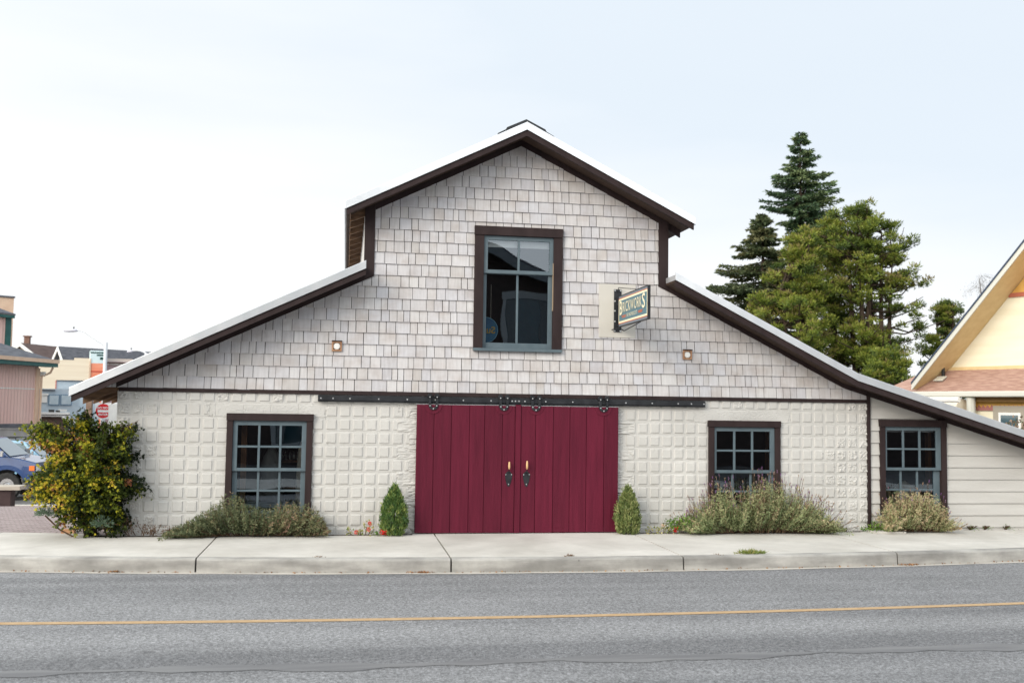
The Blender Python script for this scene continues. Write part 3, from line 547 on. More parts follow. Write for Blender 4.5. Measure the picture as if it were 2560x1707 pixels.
# ---- two small framed vents in the shingles
for u0, z0 in ((-.145, 2.810), (5.401, 2.808)):
    b = MB(); r = .074; i_ = .050
    b.box(u0 - r, u0 - i_, -.045, .0, z0 - r, z0 + r); b.box(u0 + i_, u0 + r, -.045, .0, z0 - r, z0 + r); b.box(u0 - i_, u0 + i_, -.045, 0, z0 - r, z0 - i_); b.box(u0 - i_, u0 + i_, -.045, 0, z0 + i_, z0 + r)
    V_ = b.build('wall_vent', mat('cedar_frame', (.30,.15,.08), (.42,.24,.14), rough=.7, scale=14), barn, bevel=.002)
    b = MB(); b.box(u0 - .051, u0 + .051, -.018, -.014, z0 - .051, z0 + .051); b.box(u0 - r - .003, u0 + r + .003, -.06, 0, z0 + r + .001, z0 + r + .013); b.build('hood', M_trim, V_)
    b = MB(); b.disc((u0, -.022, z0), .053, (0, -1, 0), .014, 24, .046); b.build('cap', M_white, V_, bevel=.003)
b = MB(); b.box(3.936, 4.535, -.032, -.006, 3.055, 3.905); b.build('sign_board', mat('cream_board', (.52,.50,.46), (.56,.54,.50), rough=.6, scale=2), barn, bevel=.002)
# ------------------------------------------------------------------ blade sign on the wall
sg = thing('hanging_sign', 'blue and cream blade sign reading BRICKWORKS on black wall bracket', 'sign', (4.25, -.04, 3.14))
b = MB(); b.box(4.175, 4.298, -.042, -.033, 3.140, 3.823); b.box(4.228, 4.272, -.10, -.042, 3.57, 3.60); b.box(4.228, 4.272, -.10, -.042, 3.23, 3.26); br_ = b.build('bracket', M_iron, sg, bevel=.002)
for x, z in ((4.19, 3.805), (4.19, 3.635), (4.19, 3.48), (4.19, 3.31), (4.19, 3.158), (4.283, 3.805), (4.283, 3.158)): b = MB(); b.disc((x, -.046, z), .013, (0, 1, 0), .008, 10); b.build('bolt', M_bolt, br_)
SX0, SX1, SY0, SY1, SZ0, SZ1 = 4.229, 4.272, -.10, -1.655, 3.225, 3.695
b = MB(); b.box(SX0, SX1, SY1, SY1 + .016, SZ0 - .012, SZ1 + .012); b.box(SX0, SX1, SY0 - .016, SY0, SZ0 - .012, SZ1 + .012); b.box(SX0, SX1, SY1 + .017, SY0 - .017, SZ1 - .001, SZ1 + .011); b.box(SX0, SX1, SY1 + .017, SY0 - .017, SZ0 - .011, SZ0 + .001); b.build('frame', M_iron, sg)
M_sb = mat('sign_blue', (.075,.17,.215), (.085,.185,.23), rough=.45, scale=5); M_sg = mat('sign_grey_border', (.17,.20,.24), rough=.5); M_sc = mat('sign_cream', (.86,.78,.56), rough=.5); M_so = mat('sign_orange', (.56,.13,.05), rough=.5); M_sk = mat('sign_letter_shadow', (.02,.035,.04), rough=.5)
b = MB(); b.box(SX0 + .006, SX1 - .006, SY1 + .016, SY0 - .016, SZ0, SZ1); pn = b.build('panel', M_sg, sg)
for fx, s in ((SX0 + .006, -1), (SX1 - .006, 1)):
    def lay(name, m, k, y0, y1, z0, z1):
        b = MB(); b.box(fx + s * .0015 * (k - 1), fx + s * .0015 * k, y0, y1, z0, z1); b.build(name, m, pn)
    lay('red_band', M_so, 1, SY0 - .018, SY1 + .018, SZ0 + .034, SZ1 - .034); lay('cream_band', M_sc, 2, SY0 - .0185, SY1 + .0185, SZ0 + .046, SZ1 - .046); lay('blue_field', M_sb, 3, SY0 - .05, SY1 + .05, SZ0 + .075, SZ1 - .075)
    def fit(tx, a0, a1, z0, z1, k, off=0.0, bold=.0, space=1.0):
        q_ = text_mb(tx, 1.0, (0, 0, 0), (1, 0, 0), (0, 0, 1), depth=.0, bold=bold, space=space); P = np.array(q_.v); lo_ = P.min(0); hi_ = P.max(0); fx2 = fx + s * .0015 * k
        A = a0 + (P[:, 0] - lo_[0]) / (hi_[0] - lo_[0]) * (a1 - a0) + off; Z = z0 + (P[:, 2] - lo_[2]) / (hi_[2] - lo_[2]) * (z1 - z0) - off
        y = SY0 - A if s < 0 else SY1 + A
        q_.v = [(fx2, yy, zz_) for yy, zz_ in zip(y, Z)]; return q_
    def joinmb(parts):
        tb = MB()
        for q_ in parts: i = len(tb.v); tb.v += q_.v; tb.f += [tuple(i + j for j in f) for f in q_.f]; tb.t += q_.t
        return tb
    for m_, off, k in ((M_sk, .007, 4), (M_sc, 0, 5)):
        P_l = [fit('B', .095, .225, 3.395, 3.612, k, off, .012), fit('RICKWORK', .262, 1.262, 3.425, 3.585, k, off, .001, 1.1), fit('S', 1.285, 1.43, 3.395, 3.612, k, off, .012)]
        if m_ is M_sc: P_l.append(fit('150 NICHOLS ST.', .475, 1.045, 3.338, 3.392, k, 0, .002, 1.08))
        joinmb(P_l).build('lettering', m_, pn)
    for a0, a1 in ((.20, .45), (1.07, 1.32)):
        b = MB()
        for q_, dz_ in ((.03, 0), (.015, .014), (0, .028)): 
            y0_, y1_ = (SY0 - a0 - q_, SY0 - a1 + q_) if s < 0 else (SY1 + a0 + q_, SY1 + a1 - q_)
            b.box(fx + s * .006, fx + s * .0075, y0_, y1_, 3.342 + dz_, 3.351 + dz_)
        b.build('stripe', M_so, pn)
b = MB(); b.tube([(4.235, -.045, 3.78), (4.235, -.075, 3.79), (4.237, -.08, 3.845), (4.25, -1.0, 3.72)], .006, 6); b.tube([(4.30, -.05, 3.19), (4.33, -.09, 3.16), (4.262, -1.2, 3.21)], .008, 6); b.tube([(4.14, -.05, 3.175), (4.25, -.2, 3.212)], .008, 6); b.build('stay_rod', M_iron, sg)
# ------------------------------------------------------------------ things seen through the windows
M_wood = mat('warm_wood', (.16,.065,.02), (.26,.11,.035), rough=.5, scale=5, stretch=(3,3,.4)); M_linen = mat('pale_linen', (.42,.38,.31), (.52,.47,.39), rough=.9, scale=4)
b = MB(); b.box(-1.54, -1.46, .35, .43, -.04, 2.05); tag(b.build('timber_post', M_wood), 'orange timber post inside the left block-wall window', 'post')
b = MB(); b.box(6.86, 6.92, .20, .30, -.04, 2.05); tag(b.build('timber_post', M_wood), 'brown timber post inside the window behind the big lavender', 'post')
b = MB(); b.box(9.74, 9.80, .2, .3, -.04, 1.68); tag(b.build('timber_post', M_wood), 'timber post inside the low wing window', 'post')
lp = thing('floor_lamp', 'tall cream draped shade on dark neck inside the left window', 'lamp', (-.62, .8, -.04))
b = MB(); b.tube([(-.60, .8, z) for z in (.2, .8, 1.2, 1.32, 1.38)], [.14, .13, .11, .085, .03], 16); b.build('shade', M_linen, lp, smooth=True); b = MB(); b.tube([(-.60, .8, 1.36), (-.60, .8, 1.46)], .02, 10); b.tube([(-.60, .8, -.04), (-.60, .8, .25)], [.12, .02], 12); b.build('stem', M_iron, lp)
df = thing('dress_form', 'grey dress form with hooded top inside the left window', 'dress form', (-1.12, .9, -.04))
b = MB(); b.tube([(-1.12, .9, z) for z in (.3, .55, .8, .98, 1.1, 1.2, 1.26)], [.24, .2, .15, .16, .13, .07, .05], 16); b.build('torso', mat('grey_cloth', (.10,.105,.10), (.16,.16,.15), rough=.9, scale=5), df, smooth=True); b = MB(); b.tube([(-1.12, .9, -.04), (-1.12, .9, .32)], .02, 8); b.disc((-1.12, .9, -.04), .18, (0, 0, 1), .02, 16); b.build('stand', M_iron, df)
tb_ = thing('display_table', 'cloth covered display table inside the left window', 'table', (-1.15, .48, -.04))
b = MB(); b.box(-1.5, -.72, .3, .65, .36, .42); b.build('table_top', mat('blue_cloth', (.20,.25,.29), (.27,.33,.37), rough=.9), tb_); b = MB(); [b.box(x, x + .04, y, y + .04, -.04, .359) for x in (-1.48, -.78) for y in (.32, .59)]; b.build('leg', M_wood, tb_)
bl = MB(); bl.box(-1.02, -.55, 1.35, 1.6, .98, 1.02); bl.box(-1.02, -.55, 1.35, 1.6, .55, .59); bl.box(-1.03, -1.0, 1.35, 1.6, -.04, 1.02); bl.box(-.57, -.54, 1.35, 1.6, -.04, 1.02); tag(bl.build('bottle_shelf', M_wood), 'wooden shelf holding glinting bottles inside the left window', 'shelf')
M_bot = mat('glinting_bottle', (.5,.55,.5), (.7,.72,.66), rough=.1, spec=.8)
for k in range(7):
    b = MB(); x = -1.0 + k * .065; b.tube([(x, 1.45, 1.021), (x, 1.45, 1.09), (x, 1.45, 1.11), (x, 1.45, 1.15)], [.022, .022, .009, .009], 10); tag(b.build('bottle', M_bot, smooth=True), 'small pale bottle in the row on the shelf behind the left window', 'bottle', 'bottles behind the left window')
ns = thing('round_window_sign', 'round blue sign hung by a cord inside the upper window', 'sign', (2.19, .11, 2.9))
b = MB(); b.disc((2.135, .10, 3.13), .20, (0, 1, 0), .03, 40); b.build('disc', mat('deep_blue', (.01,.09,.20), (.02,.16,.28), rough=.5, scale=4), ns); b = MB(); b.tube([(2.135 + .20 * math.cos(a), .098, 3.13 + .20 * math.sin(a)) for a in np.linspace(0, 6.2832, 41)], .006, 6); b.build('rim', mat('pale_blue_rim', (.2,.4,.52), rough=.4), ns)
tm = text_mb('Suno', .15, (2.295, .096, 3.08), (-1, 0, 0), (0, 0, 1), depth=.001, bold=.003); tm.build('lettering', mat('sign_yellow', (.45,.30,.05), rough=.5), ns); b = MB(); b.tube([(2.22, .1, 3.31), (2.22, .1, 3.85)], .003, 5); b.build('cord', M_linen, ns)
b = MB(); b.tube([(9.62, .7, -.04), (9.62, .7, .3), (9.6, .7, .62), (9.55, .7, .74)], [.22, .26, .2, .05], 14); tag(b.build('linen_sack', M_linen, smooth=True), 'pale linen sack inside the low wing window', 'sack')
# ------------------------------------------------------------------ plants along the wall
lf_ros = leafmat('rosemary_leaf', [(0, (.07,.095,.05)), (.4, (.135,.165,.085)), (.7, (.22,.235,.12)), (.88, (.30,.235,.13)), (1, (.36,.22,.16))])
lf_lav = leafmat('lavender_leaf', [(0, (.12,.17,.08)), (.4, (.26,.315,.15)), (.7, (.42,.45,.23)), (.88, (.56,.50,.29)), (1, (.60,.44,.30))])
lf_box = leafmat('conifer_leaf', [(0, (.04,.095,.038)), (.5, (.12,.21,.055)), (.8, (.25,.33,.09)), (1, (.38,.42,.14))])
lf_yel = leafmat('pale_conifer_leaf', [(0, (.09,.13,.045)), (.5, (.21,.27,.09)), (.8, (.35,.38,.15)), (1, (.46,.45,.2))])
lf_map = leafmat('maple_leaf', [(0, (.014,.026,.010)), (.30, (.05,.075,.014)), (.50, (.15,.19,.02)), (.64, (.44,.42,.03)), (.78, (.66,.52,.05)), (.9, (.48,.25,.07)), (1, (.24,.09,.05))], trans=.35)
lf_grn = leafmat('green_leaf', [(0, (.05,.12,.02)), (.5, (.12,.24,.03)), (1, (.24,.38,.06))])
lf_red = leafmat('red_petal', [(0, (.55,.01,.01)), (1, (.75,.05,.04))]); lf_cor = leafmat('coral_petal', [(0, (.70,.07,.05)), (1, (.80,.16,.11))])
lf_pur = leafmat('lavender_flower', [(0, (.36,.26,.17)), (.45, (.42,.28,.20)), (.7, (.28,.16,.26)), (1, (.25,.11,.32))])
lf_dry = leafmat('dry_leaf', [(0, (.10,.06,.04)), (1, (.25,.15,.08))])
lf_var = leafmat('edged_leaf', [(0, (.12,.17,.04)), (.5, (.34,.33,.12)), (1, (.55,.48,.24))])
lf_eup = leafmat('blue_green_leaf', [(0, (.10,.17,.12)), (1, (.22,.30,.20))])
def rdirs(n): v = RNG.normal(size=(n, 3)); return v / np.linalg.norm(v, axis=1)[:, None]
def mound(root, u0, u1, y0, prof, nst, leafm, tonef, needle=(.022, .006), lean=.35, stemm=None, depth=.3, flowers=0, flm=None, per=26, base=.02, lens=(.45, 1.0), fl_len=.05):
    """bushy sub-shrub: stems fanning from the ground line, narrow leaves all along"""
    C, D, T = [], [], []; FC, FD, FT = [], [], []; st = MB(); um = (u0 + u1) / 2; hw = (u1 - u0) / 2
    for k in range(nst):
        tip_u = RNG.uniform(u0, u1); h = float(np.interp(tip_u, prof[0], prof[1])) * RNG.uniform(*lens); ty = y0 + RNG.normal() * depth * .5 - .05
        ty = min(ty, -.03)
        bu = um + (tip_u - um) * RNG.uniform(.45, .85); p0 = np.array([bu, y0 + RNG.normal() * .05, base]); p0[1] = min(p0[1], -.05); p2 = np.array([tip_u, ty, max(h, .03)]); p1 = (p0 + p2) / 2 + np.array([(tip_u - um) * .12, -.03, -.05 * h])
        s = np.linspace(0, 1, 6)[:, None]; P = (1-s)**2 * p0 + 2*s*(1-s) * p1 + s*s * p2
        if k % 3 == 0: st.tube(P, [.005, .005, .004, .004, .003, .002], 3, cap=False)
        q = RNG.uniform(.12, 1, per)[:, None]; A = (1-q)**2 * p0 + 2*q*(1-q) * p1 + q*q * p2; tg = 2*(1-q)*(p1-p0) + 2*q*(p2-p1); tg /= np.linalg.norm(tg, axis=1)[:, None]
        C.append(A); D.append(tg * .55 + rdirs(per) * .9); tn = tonef(tip_u, h, k); T.append(np.clip(tn + RNG.normal(size=per) * .14 + (q[:, 0] - .6) * .25, 0, 1))
        if flowers and RNG.random() < flowers:
            e = p2 + tg[-1] * 0; dirv = (p2 - p1) / np.linalg.norm(p2 - p1) + np.array([0, 0, .3]); ln = RNG.uniform(.05, .2); st.tube([p2, p2 + dirv * ln], .0025, 3, cap=False); m_ = 9
            FC.append(np.tile(p2 + dirv * ln * .8, (m_, 1)) + RNG.uniform(0, 1, (m_, 1)) * dirv * fl_len); FD.append(np.tile(dirv, (m_, 1)) + rdirs(m_) * .6); FT.append(np.full(m_, RNG.random()))
    C = np.concatenate(C); D = np.concatenate(D); T = np.concatenate(T); n_ = len(C)
    st.build('stem', stemm or M_twig, root)
    leaves('foliage', C, D, RNG.uniform(.7, 1.4, n_) * needle[0], needle[1] * RNG.uniform(.8, 1.3, n_), T, leafm, root)
    if FC: FC = np.concatenate(FC); leaves('flower', FC, np.concatenate(FD), .022, .010, np.concatenate(FT), flm or lf_pur, root)
ro = thing('rosemary_bush', 'low wide dusty green rosemary mound under the left block-wall window', 'shrub', (-1.3, -.28, 0))
mound(ro, -2.5, -.18, -.27, ([-2.5,-2.3,-2.0,-1.75,-1.6,-1.35,-1.15,-1.0,-.7,-.5,-.3,-.18], [.06,.16,.34,.54,.62,.48,.36,.42,.48,.46,.28,.08]), 760, lf_ros, lambda u, h, k: .40 + (.22 if u > -.95 else 0) + RNG.normal() * .15, (.040, .011), depth=.36, per=40, lens=(.5, 1.06))
lv = thing('lavender_bush', 'big sprawling lavender with purple tips under the window right of the doors', 'shrub', (6.45, -.32, 0))
mound(lv, 5.2, 7.8, -.30, ([5.2,5.4,5.7,5.85,6.1,6.3,6.6,6.9,7.1,7.4,7.65,7.8], [.16,.32,.55,.70,.46,.62,.80,.70,.56,.44,.22,.08]), 1150, lf_lav, lambda u, h, k: .47 + RNG.normal() * .2, (.044, .0095), depth=.40, flowers=.34, per=38, fl_len=.035, lens=(.5, 1.12))
l3 = thing('lavender_bush', 'small rounded straw-tinted lavender under the low wing window', 'shrub', (9.15, -.28, 0))
mound(l3, 8.58, 9.80, -.28, ([8.58,8.7,8.85,9.1,9.35,9.6,9.8], [.15,.45,.54,.62,.60,.45,.12]), 620, lf_lav, lambda u, h, k: .76 + RNG.normal() * .16, (.038, .011), depth=.38, flowers=.10, per=38, fl_len=.03, lens=(.5, 1.1))
tw = thing('dry_shrub', 'bare dark twiggy shrub at the barn corner beside the maple', 'shrub', (-2.85, -.2, 0))
mound(tw, -3.1, -2.35, -.2, ([-3.1,-2.95,-2.8,-2.55,-2.35], [.35,.40,.22,.20,.1]), 60, lf_dry, lambda u, h, k: .3, (.03, .010), per=9, depth=.2)
def dwarf(label, cx, h, wd, leafm, n_=5200):
    r = thing('dwarf_conifer', label, 'shrub', (cx, -.26, 0), 'dwarf conifers flanking the red doors')
    b = MB(); b.tube([(cx, -.26, -.01), (cx, -.26, h * .8)], [.022, .006], 6); b.build('trunk', M_bark, r)
    tuf = 560; C, D, T = [], [], []
    for k in range(tuf):
        t_ = RNG.beta(1.1, 1.25); z = t_ * h * .97 + .01; rr_ = wd * (math.sin(min(1, (t_ * .9 + .22)) * math.pi)**.75 if t_ < .35 else (1 - ((t_ - .35) / .66)**1.7)) * RNG.uniform(.72, 1.06) * (1 + .1 * math.sin(k)); rr_ = max(rr_, .01); a = RNG.uniform(0, 2 * math.pi)
        c = np.array([cx + rr_ * math.cos(a), -.26 + rr_ * .85 * math.sin(a), z]); m_ = 17; out = np.array([math.cos(a) * .45, math.sin(a) * .45, 1.1]); tn = RNG.uniform(.15, .85)
        C.append(c + RNG.normal(size=(m_, 3)) * np.array([.014, .014, .022])); D.append(out + rdirs(m_) * .55); T.append(np.clip(tn + RNG.normal(size=m_) * .15, 0, 1))
    C = np.concatenate(C); C[:, 1] = np.minimum(C[:, 1], -.04); C[:, 2] = np.maximum(C[:, 2], .0); leaves('foliage', C, np.concatenate(D), RNG.uniform(.03, .058, len(C)), .014, np.concatenate(T), leafm, r)
dwarf('dark green cone-shaped dwarf conifer left of the red doors', .76, .72, .178, lf_box); dwarf('yellowish green cone-shaped dwarf conifer right of the red doors', 4.36, .71, .178, lf_yel)
def geranium(label, pts, flowers, leafm, n_, base):
    r = thing('geranium', label, 'flower', (base[0], base[1], 0)); C, D = [], []; st = MB()
    for (u, z, s) in pts:
        m_ = n_; C.append(np.array([u, base[1], z]) + RNG.normal(size=(m_, 3)) * s); D.append(rdirs(m_) + np.array([0, -.2, .5])); st.tube([(base[0] + (u - base[0]) * .7, base[1] + .02, .0), (u, base[1], z)], .005, 4)
    C = np.concatenate(C); C[:, 2] = np.maximum(C[:, 2], .015); leaves('foliage', C, np.concatenate(D), .035, .03, RNG.random(len(C)), leafm, r)
    st.build('stem', M_twig, r)
    for (u, z, s, m_) in flowers:
        q = 40; c = np.array([u, base[1] - .04, z]) + rdirs(q) * s; c[:, 2] = np.maximum(c[:, 2], .02); leaves('flower', c, rdirs(q), .022, .02, RNG.random(q), m_, r)
geranium('cream-leaved geranium with coral flowers left of the red doors', [(.10,.05,.025), (.27,.05,.03), (.36,.11,.04), (.42,.07,.035)], [(.21,.055,.022,lf_cor), (.39,.095,.025,lf_cor), (.405,.185,.024,lf_cor)], lf_var, 26, (.3, -.24))
geranium('deep red geranium bloom at the foot of the dark conifer', [(.52,.035,.03)], [(.585,.06,.03,lf_red), (.635,.06,.028,lf_red)], lf_grn, 22, (.57, -.30))
geranium('straggly pale geranium with one red flower beside the lavender', [(4.72,.05,.03), (4.85,.06,.035), (4.95,.08,.035), (5.05,.06,.035)], [(5.14,.085,.02,lf_red), (5.12,.05,.016,lf_red), (4.92,.13,.016,leafmat('faded_petal', [(0, (.6,.42,.3)), (1, (.7,.55,.4))]))], lf_var, 30, (4.95, -.25))
def leafy(name, label, cat, u0, u1, y, prof, n_, leafm, size):
    U = RNG.uniform(u0, u1, n_); H = np.interp(U, prof[0], prof[1]) * RNG.uniform(.15, 1, n_); C = np.stack([U, np.minimum(y + RNG.normal(size=n_) * .1, -.03), np.maximum(H, .015)], 1)
    r = thing(name, label, cat, ((u0 + u1) / 2, y, 0)); leaves('foliage', C, rdirs(n_) + np.array([0, -.3, .3]), RNG.uniform(.7, 1.3, n_) * size, size * .6, RNG.random(n_), leafm, r); st = MB()
    for k in range(14): u = RNG.uniform(u0 + .05, u1 - .05); st.tube([(u, y + .04, .0), (u + RNG.normal() * .04, y, float(np.interp(u, prof[0], prof[1])) * .8)], .005, 4)
    st.build('stem', M_twig, r); return r
leafy('leafy_plant', 'bright green leafy plant between pale geranium and big lavender', 'plant', 5.02, 5.62, -.26, ([5.02,5.2,5.4,5.62], [.20,.27,.27,.12]), 620, lf_grn, .04)
leafy('leafy_plant', 'small bright green clump at the brown corner board', 'plant', 8.36, 8.72, -.2, ([8.36,8.5,8.72], [.05,.17,.10]), 260, lf_grn, .035)
leafy('leafy_plant', 'sparse dark green creeper at the lavender right end', 'plant', 7.75, 8.1, -.18, ([7.75,7.9,8.1], [.16,.14,.04]), 90, lf_ros, .03)
for k, (u, lab) in enumerate(((10.35, 'first tiny weed at the foot of the low wing siding'), (10.62, 'middle tiny weed at the foot of the low wing siding'), (11.0, 'tiny weed nearest the photo edge under the low wing siding'))): leafy('weed', lab, 'weed', u - .07, u + .07, -.06, ([u - .07, u, u + .07], [.04, .09, .04]), 26, lf_grn, .022)
b = MB(); b.box(8.42, 8.95, -.42, -.13, -.05, .028); cv = b.build('utility_cover', M_conc, bevel=.006); tag(cv, 'flat concrete utility box in front of the corner board', 'utility box'); b = MB(); b.box(8.70, 8.88, -.36, -.22, .0281, .032); b.build('lid', M_iron, cv)
# grass tufts and litter at the kerb joint
def tuft(label, u, y, wd, h, n_, m, z=0.0):
    C = np.stack([u + RNG.normal(size=n_) * wd * .42, y + RNG.normal(size=n_) * .035, np.full(n_, z)], 1); D = np.stack([(C[:, 0] - u) / wd * 1.6 + RNG.normal(size=n_) * .5, RNG.normal(size=n_) * .5, np.full(n_, .8)], 1); o = leaves('grass_tuft', C, D, RNG.uniform(.5, 1.2, n_) * h, .008, RNG.random(n_), m); tag(o, label, 'grass', 'grass in the kerb joint')
lf_gra = leafmat('grass_blade', [(0, (.10,.16,.03)), (.5, (.22,.28,.06)), (1, (.42,.36,.14))])
tuft('green grass tuft sprouting from the pavement near the kerb', 5.47, yk(5.47) + .17, .21, .075, 420, lf_gra); tuft('small dry grass tuft in front of the red doors by the kerb', 2.95, yk(2.95) + .17, .07, .03, 60, lf_dry)
tuft('small brown tuft left of the doors by the kerb', -.28, yk(-.28) + .17, .07, .018, 40, lf_dry); tuft('short brown tuft just left of the green grass tuft', 4.98, yk(4.98) + .17, .05, .014, 30, lf_dry)
n_ = 420; X = np.concatenate([RNG.uniform(-6, 12, 260), RNG.normal(1.0, .07, 60), RNG.normal(-2.75, .05, 40), RNG.normal(7.75, .08, 60)]); Yv = np.array([yk(x) for x in X]) - np.abs(RNG.normal(size=n_)) * .025 - .014
C = np.stack([X, Yv, np.full(n_, -.163)], 1); D = rdirs(n_); D[:, 2] = np.abs(D[:, 2]) * .3; o = leaves('fallen_leaves', C, D, RNG.uniform(.015, .045, n_), .02, RNG.random(n_), leafmat('litter', [(0, (.12,.06,.03)), (.6, (.34,.16,.07)), (1, (.45,.28,.14))])); o['kind'] = 'stuff'; o['label'] = 'brown dead leaves lying along the gutter'; o['category'] = 'leaves'
# ---- maple at the left corner
def inpoly(x, y, P):
    P = np.array(P); c = np.zeros(len(x), bool); j = len(P) - 1
    for i in range(len(P)):
        xi, yi, xj, yj = P[i][0], P[i][1], P[j][0], P[j][1]; c ^= ((yi > y) != (yj > y)) & (x < (xj - xi) * (y - yi) / (yj - yi + 1e-12) + xi); j = i
    return c
mp_t = thing('maple_shrub', 'bushy yellow-green maple shrub at the left corner of the barn', 'shrub', (-3.55, -.1, 0))
OUT = [(700,1390),(600,1320),(510,1240),(470,1120),(300,1080),(235,1050),(230,990),(330,960),(240,890),(240,855),(390,800),(430,650),(440,590),(330,540),(200,510),(190,470),(290,450),(195,405),(330,350),(520,360),(600,285),(740,230),(860,250),(930,330),(1000,350),(1090,365),(1250,325),(1355,385),(1260,450),(1240,590),(1340,655),(1255,720),(1200,850),(1380,860),(1390,1010),(1250,1050),(1185,1160),(1190,1250),(1220,1330),(1150,1390)]
OUT = [wallpt(x / 3.733, 950 + y / 3.733, -.15)[[0, 2]] for x, y in OUT]
cand = RNG.uniform([-4.6, .05], [-2.6, 1.98], size=(5200, 2)); cand = cand[inpoly(cand[:, 0], cand[:, 1], OUT)][:600]
C, D, T, L_ = [], [], [], []; tip = []
for (u, z) in cand:      # sprays: leaves strung along an arching twig that points outwards
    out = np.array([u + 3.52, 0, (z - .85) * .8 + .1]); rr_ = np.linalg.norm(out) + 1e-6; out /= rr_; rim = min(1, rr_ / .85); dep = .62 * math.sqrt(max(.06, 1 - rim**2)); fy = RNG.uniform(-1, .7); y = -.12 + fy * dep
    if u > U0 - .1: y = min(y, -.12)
    tp_ = np.array([u, y, z]); out[1] = -.45 * (1 - rim) - .15; out /= np.linalg.norm(out); ln = RNG.uniform(.16, .34); tn = .15 - .26 * fy + .24 * (-(u + 3.5)) + .10 * (z - .9) + RNG.normal() * .20  # light painted into leaf tone: yellower front, left and top, darker inside and right
    if RNG.random() < .05: tn = RNG.uniform(.84, 1)
    m_ = 30; q = RNG.random(m_)[:, None]; cc = tp_ - out * ln * (1 - q) + np.array([0, 0, -.10]) * q**2 + RNG.normal(size=(m_, 3)) * np.array([.04, .04, .035]); tip.append(tp_)
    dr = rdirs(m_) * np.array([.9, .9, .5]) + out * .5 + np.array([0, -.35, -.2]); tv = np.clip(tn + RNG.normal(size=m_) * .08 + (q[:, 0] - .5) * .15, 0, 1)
    for s_ in (-.8, 0, .8):   # palmate: three blades to a leaf
        ax = np.stack([dr[:, 0] * math.cos(s_) - dr[:, 2] * math.sin(s_), dr[:, 1], dr[:, 0] * math.sin(s_) + dr[:, 2] * math.cos(s_)], 1); C.append(cc); D.append(ax); T.append(tv); L_.append(np.full(m_, .048 if s_ == 0 else .037) * RNG.uniform(.7, 1.25, m_))
C = np.concatenate(C); C[:, 1] = np.where(C[:, 2] < .4, np.maximum(C[:, 1], -.32), C[:, 1]); C[:, 1] = np.where(C[:, 0] > U0 - .08, np.minimum(C[:, 1], -.05), C[:, 1]); C[:, 2] = np.maximum(C[:, 2], .03); L_ = np.concatenate(L_)
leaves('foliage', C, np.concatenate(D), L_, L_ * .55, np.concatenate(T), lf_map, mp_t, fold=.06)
b = MB()
for k in range(7):
    a = RNG.uniform(-.5, .5); b.tube([(-3.55 + RNG.normal() * .05, -.08, -.02), (-3.55 + a * .4, -.1, .5), (-3.55 + a, -.12 + RNG.normal() * .1, 1.1), (-3.55 + a * 1.3, -.12 + RNG.normal() * .15, 1.5)], [.03, .022, .014, .005], 6)
b.build('trunk', M_bark, mp_t)
b = MB()
for c in tip[::3]: p0 = np.array([-3.55 + (c[0] + 3.55) * .35, -.10, max(.1, c[2] - .35)]); b.tube([p0, (p0 + c) / 2 + np.array([0, 0, .05]), c], [.008, .005, .002], 4, cap=False)
b.build('twig', M_twig, mp_t)
def spurge(label, c, r, n_=420, rx=None):
    o = thing('spurge', label, 'plant', (c[0], c[1], 0)); d = rdirs(n_); d[:, 2] = np.abs(d[:, 2]) * 1.0; d[:, 1] -= .3; C = np.array(c) + d * RNG.uniform(.2, 1, (n_, 1)) * r; C[:, 2] = np.maximum(C[:, 2], .02); leaves('foliage', C, d + rdirs(n_) * .3, .045, .012, RNG.random(n_), lf_eup, o); b = MB(); rx = c[0] + .02 if rx is None else rx; b.tube([(rx, -.15, -.01), ((rx + c[0]) / 2, (c[1] - .15) / 2, .10), tuple(c)], .012, 5); b.build('stem', M_twig, o)
spurge('blue-green spurge at the foot of the maple', (-3.33, -.36, .17), .15); spurge('grey-green sprig leaning out left of the maple', (-4.16, -.15, .30), .13, 420, -3.75)
b = MB(); b.box(-4.04, -3.86, .24, .34, -.01, .055); tag(b.build('loose_brick', mat('orange_brick', (.45,.24,.13), (.55,.32,.18), rough=.9, scale=9, bump=.3)), 'orange brick lying on the pavers by the maple', 'brick')
